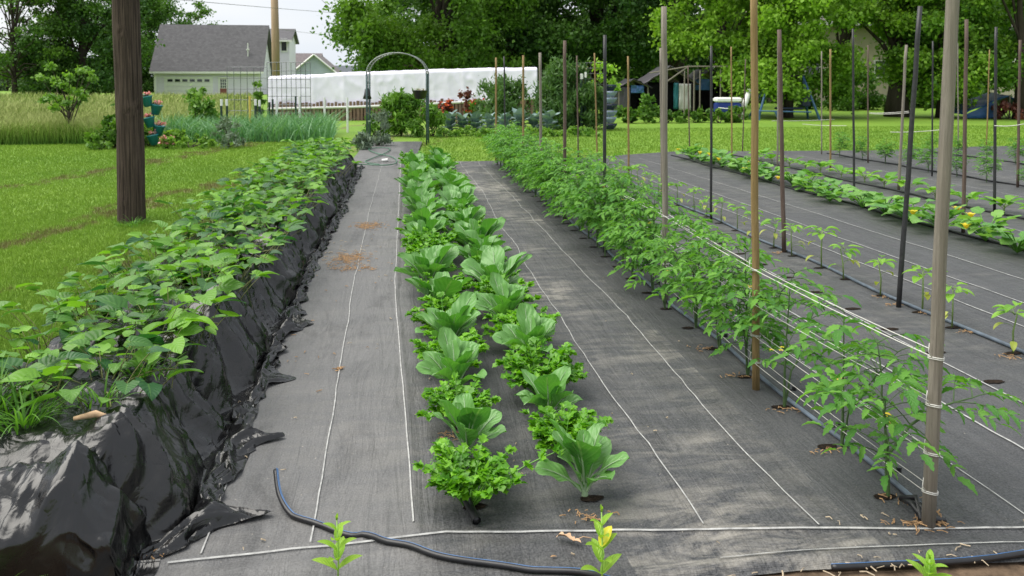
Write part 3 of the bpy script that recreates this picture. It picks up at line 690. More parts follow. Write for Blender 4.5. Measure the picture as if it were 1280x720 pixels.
# tomatoes
for i in range(30):
    y = 2.40 + .37 * i + G(.015)
    if y > 13.3: break
    sc = (1.12, 1.08, 1.02, 1.0, 1.0, 1.0, 1.0)[min(i, 6)] * R.uniform(.96, 1.08) * (1 if y < 6 else 1.08)
    place(Vt, i if i < 2 else (R.randrange(1, 4) if i < 7 else R.randrange(2, 7)), 'tomato_plant', (1.605 + G(.02), y, float(fabz(1.6, y)) - .004), (0.3 if i == 0 else R.random() * 6.3), sc,
          'green tomato plant held between white twines, %s of the staked row' % ordn(i + 1), 'tomato plant', 'tomato plants of the twined row')
    hole(1.59, y, .04, .02)
# peppers
for i in range(27):
    y = 3.62 + .375 * i + G(.02)
    if y > 13.3: break
    place(Vp, R.randrange(5), 'pepper_plant', (3.075 + G(.02), y, float(fabz(3.07, y)) - .004), R.random() * 6.3, R.uniform(1.1, 1.45),
          'small pale green pepper seedling beside the dusty pipe, %s of its row' % ordn(i + 1), 'pepper plant', 'pepper seedlings along the second pipe')
    hole(3.07, y, .05, .022)
for i in range(22):
    y = 3.28 + .395 * i
    hole(2.69 + G(.01), y, .055, .022)
# squash
for i in range(19):
    y = 5.3 + .46 * i
    place(Vq, R.randrange(4), 'squash_plant', (4.92 + .012 * i + G(.04), y, float(fabz(4.95, y)) - .004), R.random() * 6.3, R.uniform(1.05, 1.3),
          'spreading squash plant with yellow blossoms, %s of its row' % ordn(i + 1), 'squash plant', 'squash plants in a continuous row')
for i in range(13):
    y = 7.0 + .52 * i
    if i in (): continue
    place(Vn, R.randrange(3), 'cabbage_seedling', (6.25 + G(.03), y, float(fabz(6.3, y)) - .004), R.random() * 6.3, R.uniform(1.15, 1.5),
          'broad-leaved light green seedling beyond the squash, %s of its row' % ordn(i + 1), 'vegetable plant', 'leafy seedlings beyond the squash')
for row, (x, y0, y1, dy) in enumerate(((8.0, 9.3, 14.2, .62), (10.2, 11.3, 14.6, .7))):
    i = 0; y = y0
    while y < y1:
        i += 1
        place(Vt, 2 + R.randrange(3), 'tomato_plant', (x + G(.05), y, float(fabz(x, y)) - .004), R.random() * 6.3, R.uniform(.6, .8),
              'small sparse tomato seedling, %s of the %s' % (ordn(i), ('first row beyond the leafy seedlings', 'farthest row near the lawn')[row]), 'tomato plant', 'small tomato seedlings in the far rows')
        y += dy
o = HOLES.build('planting_holes', M['mulch']); o['kind'] = 'structure'
# lime seedlings in front
def milkweed(px, py, D, H, label, rz=0, yel=False):
    q = Q(px, py, D); z0 = 0.0; top = q[2]; t = thing('milkweed_seedling', (q[0], q[1], 0.01), label, 'weed seedling', 'lime green seedlings at the front edge', rz)
    lf, st = MB(), MB(); H = top; n = 6; st.tube([(0, 0, 0), (.004, 0, H * .5), (0, 0, H * .97)], [.003, .0026, .0018], 6)
    for k in range(n):
        z = H * (.30 + .13 * k) if k < 5 else H * .985; ll = .078 * (1 - .10 * k) if k < 5 else .016
        for s in (0, pi):
            lf.leaf((0, 0, z), s + (k % 2) * 1.35, .75 + .06 * k, .25 if k < 5 else 1.3, ll, ll * .46, w_ov, 8, 4, .35, .01, 1, tint=.3 + .5 * R.random())
    for k in range(7): lf.leaf((0, 0, H * .965), k * .9, 1.0, 1.5, .012, .007, w_ov, 3, 2, .3)
    lf.build('leaves', M['lime'], t, True); st.build('stem', M['lime_stem'], t, True)
    if yel:
        m = MB(); m.leaf((0, 0, H * .60), .35, .9, .35, .062, .036, w_ov, 8, 4, .35, tint=.9); m.build('yellow_leaf', M['pep_old_y'], t, True)
M['pep_old_y'] = leafmat('yellowed_leaf', (.55, .55, .03), (.70, .62, .04), .3, .45, .5, (.6, .7, .2))
milkweed(421, 652, 2.12, .2, 'lime green seedling over the black hose in front of the left path')
milkweed(752, 641, 2.08, .2, 'tallest lime green seedling with one yellow leaf beside the dry brown leaf', .4, True)
milkweed(1162, 702, 2.10, .2, 'short lime green seedling tip in front of the nearest grey stake', .9)
# grass weeds on the bed
def tuft(name, loc, n, h, wd, label, spread=.05, mat='grassy', out=.9, group=None, cat='weed'):
    mb = MB()
    for i in range(n):
        a = R.random() * 6.3; r = R.random() * spread
        mb.leaf((cos(a) * r, sin(a) * r, 0), a + G(.5), R.uniform(.8, 1.5), R.uniform(-out, .7), h * R.uniform(.5, 1.1), wd, lambda t: (1 - t) ** .6 * min(1, t * 4 + .5), 7, 2, .3, tint=R.random())
    o = mb.build(name, M[mat], smooth=True); o.location = loc; return tag(o, label, cat, group)
for k, (x, y, n, h, lab) in enumerate(((-1.16, 2.62, 70, .17, 'coarse grass weed hanging over the near end of the plastic bed'), (-1.30, 2.72, 60, .2, 'tall grass weed at the lawn-side corner of the near bed end'),
      (-.92, 3.02, 40, .11, 'small grass weed growing through the plastic near the path edge'), (-1.12, 3.55, 60, .14, 'grass weed between the vine leaves where the second bale starts'), (-1.0, 2.78, 36, .12, 'low grass weed by the dry stem on the near bed end'))):
    tuft('grass_weed', (x, y, .335), n, h, .008, lab, .07, group='grass weeds on the raised bed')
tuft('grass_weed', (-1.13, 2.15, .0), 40, .36, .006, 'long pale grass clump at the foot of the near bed end', .05, out=.6, group='grass weeds at the bed foot')
px = W(165, 279); tuft('grass_weed', (px[0] + .06, px[1] - .17, 0), 90, .14, .009, 'fresh grass tuft at the foot of the dark utility pole', .14)
# ------------------------------------------------------------------ stakes
def stake(px, py, topx, topy, mat, dia, label, group, name='garden_stake', h=None):
    b = W(px, py); t = None
    D = ray(px, py)[3] * math.dist((0, 0, 0), b[:2] + (0,)) / math.hypot(*ray(px, py)[:2])
    tt = Q(topx, topy, D); H = tt[2] if h is None else h
    dx = (tt[0] - b[0]) * H / max(.1, tt[2]); dy = (tt[1] - b[1]) * H / max(.1, tt[2])
    mb = MB(); n = 9; pts = [(dx * k / n + (G(.0015) if 0 < k < n else 0), dy * k / n + (G(.0015) if 0 < k < n else 0), -.02 + (H + .02) * k / n) for k in range(n + 1)]
    mb.tube(pts, [dia / 2 * (1.04 - .08 * k / n) for k in range(n + 1)], 10)
    o = mb.build(name, M[mat], smooth=True); o.location = (b[0], b[1], float(fabz(b[0], b[1])) if b[1] < 13.5 else 0); tag(o, label, 'stake', group)
    return (b, (dx, dy), H)
gA = 'stakes of the twined tomato row'; gB = 'stakes of the pepper row'; gC = 'stakes beyond the pepper row'
SA = []
for a in ((1160, 672, 1190, 0, 'stake_grey', .040, 'thick grey wooden stake nearest to the camera, tied with white twine'),
          (945, 492, 942, 0, 'stake_tan', .032, 'tan bamboo-coloured stake, second in the tomato row'),
          (832, 382, 830, 12, 'stake_grey', .036, 'grey split stake, third in the tomato row'),
          (756, 318, 756, 47, 'stake_black', .028, 'thin black stake, fourth in the tomato row'),
          (706, 276, 706, 53, 'stake_brown', .034, 'grey-brown stake, fifth in the tomato row'),
          (677, 250, 675, 68, 'stake_grey', .034, 'grey stake, sixth in the tomato row'),
          (654, 232, 654, 71, 'stake_tan', .030, 'tan stake, seventh in the tomato row'),
          (632, 213, 630, 72, 'stake_black', .024, 'thin dark stake, eighth in the tomato row'),
          (620, 203, 620, 72, 'stake_tan', .034, 'tan stake at the far end of the tomato row')):
    SA.append(stake(*a[:6], a[6], gA, h=1.86 if a[3] == 0 else None))
for a in ((1123, 388, 1150, 12, 'stake_black', .030, 'leaning black stake in the pepper row just behind the near grey stake'),
          (980, 318, 974, 40, 'stake_brown', .034, 'grey-brown stake, second in the pepper row'),
          (889, 280, 889, 60, 'stake_black', .024, 'thin black stake, third in the pepper row'),
          (828, 250, 826, 62, 'stake_grey', .032, 'light grey stake in the pepper row seen just behind the third tomato stake'),
          (786, 231, 785, 72, 'stake_tan', .026, 'tan stake, fifth in the pepper row'),
          (747, 212, 743, 68, 'stake_tan', .024, 'slim tan stake, second from the far end of the pepper row'),
          (723, 205, 721, 71, 'stake_brown', .024, 'slim brown stake at the far end of the pepper row')):
    stake(*a[:6], a[6], gB)
for a in ((1204, 293, 1208, 27, 'stake_brown', .034, 'reddish brown stake among the nearest squash plants'),
          (1068, 252, 1066, 38, 'stake_black', .026, 'dark stake, second in the squash row'),
          (972, 216, 973, 42, 'stake_grey', .028, 'grey stake behind the second pepper stake'),
          (915, 211, 914, 60, 'stake_tan', .024, 'tan stake in the squash row right of the black one'),
          (862, 196, 860, 82, 'stake_brown', .024, 'brown stake at the far end of the squash row'),
          (1243, 267, 1245, 36, 'stake_black', .030, 'black stake beside the leafy seedlings near the picture edge'),
          (1123, 240, 1133, 58, 'stake_grey', .036, 'pale grey stake leaning beside the black leaning stake'),
          (1038, 215, 1038, 63, 'stake_tan', .030, 'tan stake standing by the leafy seedlings'),
          (928, 192, 932, 74, 'stake_brown', .022, 'thin brown stake at the far end of the leafy seedling row'),
          (1272, 236, 1275, 52, 'stake_brown', .034, 'brown stake closest to the picture edge in the far rows'),
          (1165, 222, 1166, 53, 'stake_black', .024, 'dark slim stake in the far rows behind the black leaning one'),
          (1085, 205, 1085, 58, 'stake_brown', .024, 'slim dark brown stake in the far rows, tied with string to the leaning ones'),
          (1027, 194, 1027, 64, 'stake_grey', .024, 'slim grey stake beside the tan one at the far lawn edge'),
          (1198, 194, 1197, 54, 'stake_grey', .024, 'slim grey stake in the farthest row near the thick grey one'),
          (1233, 188, 1237, 62, 'stake_tan', .024, 'slim tan stake at the lawn edge in the farthest row')):
    stake(*a[:6], a[6], gC)
# twine
def string(name, pts, r, label, group=None, sag=.012, mat='twine', n=10, cat='twine'):
    P = []
    for a, b in zip(pts, pts[1:]):
        for k in range(n):
            t = k / n; P.append((a[0] + (b[0] - a[0]) * t + G(.001), a[1] + (b[1] - a[1]) * t, a[2] + (b[2] - a[2]) * t - sag * 4 * t * (1 - t)))
    P.append(pts[-1]); mb = MB(); mb.tube(P, r, 5); return tag(mb.build(name, M[mat], smooth=True), label, cat, group)
words = ['lowest', 'second lowest', 'second highest', 'highest']
for li, zz in enumerate((.13, .25, .40, .545)):
    for sg in (-1, 1):
        pts = [(b[0] + d[0] * zz / H + sg * .020, b[1] + d[1] * zz / H, zz + .02 + G(.006)) for b, d, H in SA]
        string('twine', pts, (.0011, .0011, .0011, .0016)[li], 'white twine strung %s along the tomato row, on the %s side of the stakes' % (words[li], ('middle-row', 'pepper')[sg > 0]), 'twines of the tomato row', sag=.006)
ties = []
for b, d, H in SA[:4]:
    for zz in (.13, .25, .40, .545):
        mb = MB(); c = (b[0] + d[0] * zz / H, b[1] + d[1] * zz / H, zz + .02)
        for q in range(2): mb.tube([(c[0] + .0215 * cos(t), c[1] + .0225 * sin(t), c[2] - .005 + q * .005 + .002 * sin(t * 2)) for t in np.linspace(0, 6.28, 13)], .0019, 5)
        mb.tube([(c[0] - .02, c[1] - .01, c[2]), (c[0] - .034, c[1] - .012, c[2] + .02), (c[0] - .03, c[1] - .01, c[2] + .045)], .0016, 4)
        which = ['thick grey', 'tan', 'grey split', 'thin black'][[x[0] for x in SA].index(b)]
        tag(mb.build('twine_knot', M['twine'], smooth=True), 'white twine knot wound round the %s stake at the %s string' % (which, words[[.13, .25, .40, .545].index(zz)]), 'twine', 'twine knots on the tomato stakes')
def far_string(a, b, D1, D2, lab):
    p, q = Q(*a, D1), Q(*b, D2); string('string', [p, q], .004, lab, 'pale strings between the far stakes', .012)
far_string((1003, 155), (1058, 157), 14.0, 13.0, 'pale string sagging left of the dark stake over the far lawn edge')
far_string((965, 151), (1043, 149), 12.6, 14.3, 'pale string between the grey-brown and tan stakes over the far lawn edge')
far_string((1087, 141), (1136, 139), 13.0, 10.2, 'upper pale string between the two stakes left of the leaning black one')
far_string((1087, 142), (1136, 141), 13.0, 10.2, 'lower pale string between the two stakes left of the leaning black one')
far_string((1113, 165), (1178, 162), 11.0, 9.6, 'thick pale string reaching behind the near grey stake')
far_string((1243, 157), (1280, 155), 8.3, 7.9, 'pale string leaving the black stake towards the picture edge')

# ------------------------------------------------------------------ pipes and hoses
def pipe(name, pts, r, mat, label, stripe=None, cat='hose', rise=.012, ang=2.2, extra=None):
    # smooth the polyline
    P = np.array([(p[0], p[1]) for p in pts]); t = np.arange(len(P)); tt = np.linspace(0, len(P) - 1, (len(P) - 1) * 8 + 1)
    def cr(v):
        o = []
        for x in tt:
            i = min(int(x), len(v) - 2); f = x - i; a, b, c, d = v[max(i - 1, 0)], v[i], v[i + 1], v[min(i + 2, len(v) - 1)]
            o.append(.5 * ((2 * b) + (-a + c) * f + (2 * a - 5 * b + 4 * c - d) * f * f + (-a + 3 * b - 3 * c + d) * f ** 3))
        return np.array(o)
    x, y = cr(P[:, 0]), cr(P[:, 1]); z = np.maximum(fabz(x, y), .0) + r + .001 + (.0 if extra is None else np.interp(tt, t, extra))
    th = thing(name, (x[0], y[0], 0), label, cat)
    mb = MB(); mb.tube([(a - x[0], b - y[0], c) for a, b, c in zip(x, y, z)], r, 10); mb.build('pipe', M[mat], th, True)
    if stripe:
        for q, an in enumerate((ang, ang + .55)):
            m2 = MB(); dx, dy = np.gradient(x), np.gradient(y); l_ = np.hypot(dx, dy) + 1e-9; nx, ny = dy / l_, -dx / l_
            m2.tube([(a - x[0] + n_ * r * .97 * cos(an), b - y[0] + m_ * r * .97 * cos(an), c + r * .97 * sin(an)) for a, b, c, n_, m_ in zip(x, y, z, nx, ny)], r * .20, 4)
            m2.build('stripe', M[stripe], th, True)
    return th
pipe('hose', [W(345, 618)[:2], W(350, 640)[:2], W(366, 657)[:2], W(400, 669)[:2], W(440, 684)[:2], W(500, 697)[:2], W(560, 713)[:2], W(620, 722)[:2], W(680, 731)[:2], W(800, 745)[:2]], .0085, 'hose', 'black hose with blue stripe curling across the front of the path', 'hose_blue', ang=2.0, extra=[.05, .02, 0, 0, 0, 0, 0, 0, 0, 0])
mb = MB()
pipe('hose', [W(1040, 722)[:2], W(1110, 719)[:2], W(1180, 715)[:2], W(1230, 711)[:2], W(1300, 704)[:2], W(1400, 694)[:2]], .0085, 'hose', 'black hose with blue stripe in front of the nearest grey stake', 'hose_blue', ang=2.0)
yy = np.linspace(2.30, 13.2, 28)
pipe('drip_pipe', [(1.66 + .012 * sin(i * 1.9), y) for i, y in enumerate(yy)], .0095, 'dustpipe', 'dusty blue-grey drip pipe along the tomato stakes', 'hose', cat='pipe', ang=.3)
yy = np.linspace(3.2, 13.4, 26)
pipe('drip_pipe', [(3.10 + .02 * sin(i * 1.3) + .05 * (i > 20), y) for i, y in enumerate(yy)], .0105, 'dustpipe', 'dusty blue-grey drip pipe along the pepper seedlings', 'hose', cat='pipe', ang=.3)
for x, y0, lab in ((5.0, 5.2, 'black drip pipe under the squash leaves'), (6.15, 6.6, 'black drip pipe beside the leafy seedlings'), (8.1, 8.9, 'black drip pipe in the first far row'), (10.3, 11.2, 'black drip pipe in the farthest row')):
    yy = np.linspace(y0, 14.3, 14); pipe('drip_pipe', [(x + .03 * sin(i * 1.7), y) for i, y in enumerate(yy)], .011, 'hose', lab, cat='pipe')
# short end sleeve at the left middle row, black valve tangle at the near stake
def capped(name, a, b, r, label, cat='pipe end'):
    th = thing(name, a, label, cat); d = np.array(b) - np.array(a); mb = MB(); mb.tube([(0, 0, 0), tuple(d)], r, 12, cap=False); mb.tube([tuple(d * .02), tuple(d * .98)], r * .8, 12, cap=True)
    mb.build('sleeve', M['hose'], th, True)
q1, q2 = W(583, 645), W(596, 668); capped('pipe_sleeve', (q1[0], q1[1], .055), (q2[0], q2[1], .042), .014, 'short black sleeve leaning at the foot of the nearest celery')
mb = MB()
for k in range(5):
    a = W(1125 + 4 * k, 640 + 2 * k); b = W(1150 + 3 * k, 664); mb.tube([(a[0], a[1], .045), ((a[0] + b[0]) / 2 + G(.01), (a[1] + b[1]) / 2, .06 + G(.01)), (b[0], b[1], .04), (b[0] + .05 + G(.01), b[1] - .01, .035)], .009, 7)
tag(mb.build('pipe_clamp', M['hose'], smooth=True), 'bundle of folded black pipe ends clamped behind the nearest grey stake', 'pipe end')
# drip emitters
for i in range(14):
    y = 2.50 + .37 * i; mb = MB(); mb.lathe([(0, .014), (.010, .014), (.010, -.004), (0.004, -.006)], (1.70, y, .055), 8); mb.tube([(1.665, y, .05), (1.70, y, .055)], .004, 5)
    tag(mb.build('drip_emitter', M['hose']), 'small black emitter on the pipe by the %s tomato plant' % ordn(i + 1), 'emitter', 'emitters on the tomato pipe')

# ------------------------------------------------------------------ debris on the fabric
M['straw'] = plain('straw', (.36, .22, .11), .8, .45, 40); M['drystraw'] = plain('pale_litter', (.42, .34, .24), .8, .4, 40)
def litter(name, spots, mat, label):
    mb = MB()
    for (px, py, rx, ry, n, ln) in spots:
        c = W(px, py)
        for _ in range(n):
            x, y = c[0] + G(rx), c[1] + G(ry); a = R.random() * 6.3; l_ = ln * R.uniform(.3, 1); z = float(fabz(x, y)) + .006
            p = [(x - cos(a) * l_ / 2, y - sin(a) * l_ / 2, z), (x + G(.003), y + G(.003), z + R.random() * .006), (x + cos(a) * l_ / 2, y + sin(a) * l_ / 2, z)]
            mb.tube(p, R.uniform(.0010, .0024), 4)
    o = mb.build(name, M[mat]); return tag(o, None, None, None, 'stuff')
litter('straw_litter', [(461, 286, .07, .10, 190, .045), (437, 328, .07, .11, 240, .045), (440, 340, .10, .05, 90, .035), (424, 468, .012, .008, 26, .025), (375, 400, .2, .8, 22, .03)] +
       [(W_, H_, .028, .02, 15, .03) for W_, H_ in ((1035, 572), (920, 476), (880, 442), (985, 520), (1120, 632), (1172, 668), (1155, 650), (1206, 420), (1155, 396), (1103, 376), (1260, 452), (975, 320), (1118, 386))] +
       [(1150, 666, .05, .03, 30, .05), (560, 552, .02, .02, 14, .03), (735, 655, .03, .02, 30, .03), (530, 400, .03, .1, 20, .03), (235, 580, .03, .10, 40, .03), (170, 705, .06, .03, 30, .05)], 'straw', '')
litter('pale_litter', [(430, 318, .12, .3, 40, .04), (300, 560, .12, .4, 16, .02), (700, 520, .5, .6, 8, .012), (820, 420, .6, 1.4, 14, .015), (1100, 655, .08, .02, 6, .025), (1000, 690, .5, .03, 5, .015), (380, 300, .1, 1.6, 60, .04), (470, 420, .15, .8, 10, .03), (1130, 718, .25, .02, 34, .04)], 'drystraw', '')
# dry curled leaf
th = W(717, 695); mb = MB(); mb.leaf((0, 0, .012), 2.5, .5, -.5, .060, .040, w_lobe, 12, 6, .55, .06, 1.3, .2); mb.leaf((0, 0, .012), 5.6, .7, -.3, .026, .016, w_ov, 6, 4, .5)
mb.tube([(0, 0, .012), (.03, .005, .020), (.055, .0, .016)], .0016, 5)
o = mb.build('dry_leaf', plain('dry_leaf', (.50, .33, .20), .7, .25, 40), smooth=True); o.location = (th[0], th[1], float(fabz(th[0], th[1]))); tag(o, 'curled dry brown leaf lying on the front strip of fabric', 'leaf')
th = W(688, 711); mb = MB(); mb.leaf((0, 0, .006), .1, .3, -.3, .02, .008, w_ov, 5, 2, .4); o = mb.build('wood_chip', M['straw']); o.location = (th[0], th[1], float(fabz(th[0], th[1]))); tag(o, 'small tan chip near the curled dry leaf', 'debris')
# dry stem and leaf on the near end of the bed
q = Q(118, 522, 2.42); mb = MB(); mb.tube([(q[0] - .06, q[1], q[2]), (q[0], q[1] + .01, q[2] + .008), (q[0] + .05, q[1] + .0, q[2] - .002)], [.006, .011, .004], 7)
tag(mb.build('dead_twig', plain('bleached_stem', (.5, .34, .2), .8, .3, 40), smooth=True), 'bleached dry stem lying on the near end of the plastic bed', 'debris')
# ------------------------------------------------------------------ near utility pole
def near_pole():
    b = W(164.5, 277); mb = MB(); nr, na = 150, 48; H = 5.2; V = []
    zz = np.linspace(-.05, H, nr); th = np.linspace(0, 2 * pi, na, endpoint=False)
    Z, T = np.meshgrid(zz, th, indexing='ij')
    r = .130 - .006 * Z / H + .010 * np.maximum(0, .25 - Z)
    r = r - .012 * (1 - np.abs(2 * vnoise(T * 3.2 + 5, Z * .55, 3) - 1)) ** 6 - .006 * (1 - np.abs(2 * vnoise(T * 9, Z * 1.1, 4) - 1)) ** 3 + .004 * (vnoise(T * 5, Z * 3, 5) - .5)
    for (z0, t0, s) in ((1.88, -1.75, .05), (1.12, -1.35, .05), (.22, -1.8, .03), (1.14, -.55, .06)):      # knots
        d = np.hypot((Z - z0), (((T - t0 + pi) % (2 * pi)) - pi) * .13); r = r + .012 * np.exp(-(d / s) ** 2) - .035 * np.exp(-(d / (s * .3)) ** 2)
    X = r * np.cos(T) - .012 * Z / H * 1.2 + .006 * np.sin(Z * 2.1); Y = r * np.sin(T)
    V = np.stack([X.ravel(), Y.ravel(), Z.ravel()], 1); i, j = np.meshgrid(np.arange(na), np.arange(nr - 1)); a = (j * na + i).ravel(); c = (j * na + (i + 1) % na).ravel()
    mb.addnp(V, np.stack([a, c, c + na, a + na], 1)); mb.f.append(tuple((nr - 1) * na + k for k in range(na))); mb.mi.append(0)
    o = mb.build('utility_pole', M['pole_wood'], smooth=True); o.location = (b[0], b[1], 0); tag(o, 'thick dark weathered wooden pole with knots standing in the lawn', 'utility pole')
near_pole()

# ------------------------------------------------------------------ buildings
def zat(py, D): return Q(640, py, D)[2]
class Fr:
    """local frame: origin at a ground point, x axis turned by rz"""
    def __init__(s, o, rz): s.o = np.array(o[:2] + (0,), float); s.c, s.s = cos(rz), sin(rz); s.rz = rz
    def p(s, x, y, z): return (s.o[0] + x * s.c - y * s.s, s.o[1] + x * s.s + y * s.c, z)
def sidings(name, col, sc=9):
    m, n, l, b, o = newmat(name); wv = n.new('ShaderNodeTexWave'); wv.bands_direction = 'Z'; wv.wave_profile = 'SAW'; wv.inputs['Scale'].default_value = sc / 6.28 * 3; l.new(mapping(n, l), wv.inputs[0])
    t = noise(n, l, 1.2, 5); l.new(mix(n, l, ramp(n, l, wv.outputs['Fac'], [(0, (.55,) * 3), (.12, (0,) * 3)]), ramp(n, l, t.outputs[0], [(.3, tuple(c * .9 for c in col)), (.7, col)]), tuple(c * .72 for c in col)), b.inputs['Base Color'])
    b.inputs['Roughness'].default_value = .6; return m
def shingle(name, lo, hi):
    m, n, l, b, o = newmat(name); bt = n.new('ShaderNodeTexBrick'); bt.inputs['Scale'].default_value = 3.2; bt.inputs['Mortar Size'].default_value = .02; bt.inputs['Color1'].default_value = lo + (1,); bt.inputs['Color2'].default_value = hi + (1,); bt.inputs['Mortar'].default_value = tuple(x * .6 for x in lo) + (1,)
    bt.inputs['Brick Width'].default_value = .9; bt.inputs['Row Height'].default_value = .42
    l.new(mapping(n, l, (1, 1, 1)), bt.inputs[0]); t = noise(n, l, 3, 5); l.new(mix(n, l, .45, bt.outputs[0], ramp(n, l, t.outputs[0], [(.3, lo), (.7, hi)])), b.inputs['Base Color']); b.inputs['Roughness'].default_value = .85; return m
M['siding'] = sidings('pale_siding', (.72, .68, .82)); M['white'] = plain('white_trim', (.72, .72, .70), .5, .05, 3); M['bsiding'] = sidings('blue_grey_siding', (.52, .57, .68))
M['shingle'] = shingle('grey_shingles', (.075, .073, .080), (.125, .122, .13)); M['shingle2'] = shingle('brown_grey_shingles', (.12, .10, .105), (.19, .165, .165)); M['shingle3'] = shingle('slate_shingles', (.07, .085, .10), (.12, .135, .15))
M['glass'] = plain('window_glass', (.03, .035, .04), .08, .2, 3, .8); M['reddoor'] = plain('faded_red_door', (.25, .08, .07), .6, .15, 5); M['beige'] = plain('beige_wall', (.50, .43, .35), .8, .08, 2)
def garage():
    D = 84; o = Qg(194, D); f = Fr(o, 0); r_ = ray(325, 102); Wd = r_[0] / r_[1] * o[1] - o[0]; s_ = Wd / 131; eav = zat(84, D); Dp = 7.4; rid = eav + 4.6
    t = thing('garage', o, 'white-sided garage with a big grey shingle roof beyond the meadow', 'garage'); t.rotation_euler = (0, 0, f.rz)
    w_ = MB(); w_.box((Wd / 2, .1, eav / 2), (Wd, .2, eav)); w_.box((Wd / 2, Dp - .1, eav / 2), (Wd, .2, eav))
    for x in (.1, Wd - .1): w_.add([(x - .1, .2, 0), (x + .1, .2, 0), (x + .1, Dp - .2, 0), (x - .1, Dp - .2, 0), (x - .1, .2, eav), (x + .1, .2, eav), (x + .1, Dp - .2, eav), (x - .1, Dp - .2, eav), (x - .1, Dp / 2, rid - .15), (x + .1, Dp / 2, rid - .15)],
        [(0, 1, 5, 4), (2, 3, 7, 6), (1, 2, 6, 9, 5), (3, 0, 4, 8, 7), (4, 5, 9, 8), (6, 7, 8, 9)])
    w_.build('wall', M['siding'], t)
    rf = MB(); ov = .45
    for sg, y0, in ((1, -ov), (-1, Dp + ov)):
        z0 = eav - ov * (rid - eav) / (Dp / 2); a = [(-ov, y0, z0), (Wd + ov, y0, z0), (Wd + ov, Dp / 2, rid), (-ov, Dp / 2, rid)]
        up = [(p[0], p[1], p[2] + .14) for p in a]; rf.add(a + up, [(0, 3, 2, 1), (4, 5, 6, 7), (0, 1, 5, 4), (1, 2, 6, 5), (2, 3, 7, 6), (3, 0, 4, 7)])
    rf = rf.build('roof', M['shingle'], t)
    tr = MB(); z0 = eav - ov * (rid - eav) / (Dp / 2); tr.box((Wd / 2, -ov - .04, z0 + .0), (Wd + 2 * ov, .10, .22)); tr.box((.0, -.03, eav / 2), (.22, .08, eav - .1)); tr.box((Wd, -.03, eav / 2), (.22, .08, eav - .1)); tr.build('trim', M['white'], t)
    v = MB(); v.box((0, 0, .4), (.09, .09, 1.7)); v.box((0, 0, .55), (.3, .3, .12)); v = v.build('vent_pipe', M['white'], t); v.location = (Wd - 4.0 * s_ * 12 * .35, .9, eav + 1.4)
    # garage door
    x0, x1 = (208 - 194) * s_, (263 - 194) * s_; zt = zat(98, D)
    fr = MB(); 
    for a in ((x0 - .1, .2), (x1 + .1, .2)): fr.box((a[0], -.04, zt / 2), (.22, .1, zt))
    fr.box(((x0 + x1) / 2, -.04, zt + .1), (x1 - x0 + .42, .1, .22)); 
    dr = MB()
    for k in range(4): dr.box(((x0 + x1) / 2, -.02, zt * (k + .5) / 4), (x1 - x0 - .02, .06, zt / 4 - .03))
    d = dr.build('garage_door', M['white'], t); fr.build('door_frame', M['white'], d)
    for k in range(6):
        g = MB(); xx = x0 + (x1 - x0) * (k + .5) / 6; g.box((xx, -.07, zt * .875), (.5, .03, .26)); g.box((xx, -.09, zt * .875), (.03, .02, .26)); g.build('pane', M['glass'], d)
    x0, x1 = (273.5 - 194) * s_, (284 - 194) * s_; zt = zat(98, D); fr = MB()
    for a in (x0, x1): fr.box((a, -.06, zt / 2), (.16, .12, zt))
    fr.box(((x0 + x1) / 2, -.06, zt + .07), (x1 - x0 + .16, .12, .16)); dm = MB(); dm.box(((x0 + x1) / 2, -.03, zt / 2), (x1 - x0 - .16, .06, zt)); d = dm.build('door', M['reddoor'], t); fr.build('frame', M['white'], d)
    g = MB(); g.box(((x0 + x1) / 2, -.08, zt * .68), (.62, .03, .95)); g = g.build('window', M['glass'], d)
    m2 = MB()
    for k in range(4): m2.box(((x0 + x1) / 2 - .31 + .62 * k / 3, -.105, zt * .68), (.045, .02, .95))
    for k in range(4): m2.box(((x0 + x1) / 2, -.108, zt * .68 - .475 + .95 * k / 3), (.62, .02, .045))
    m2.build('window_bars', M['white'], d)
garage()
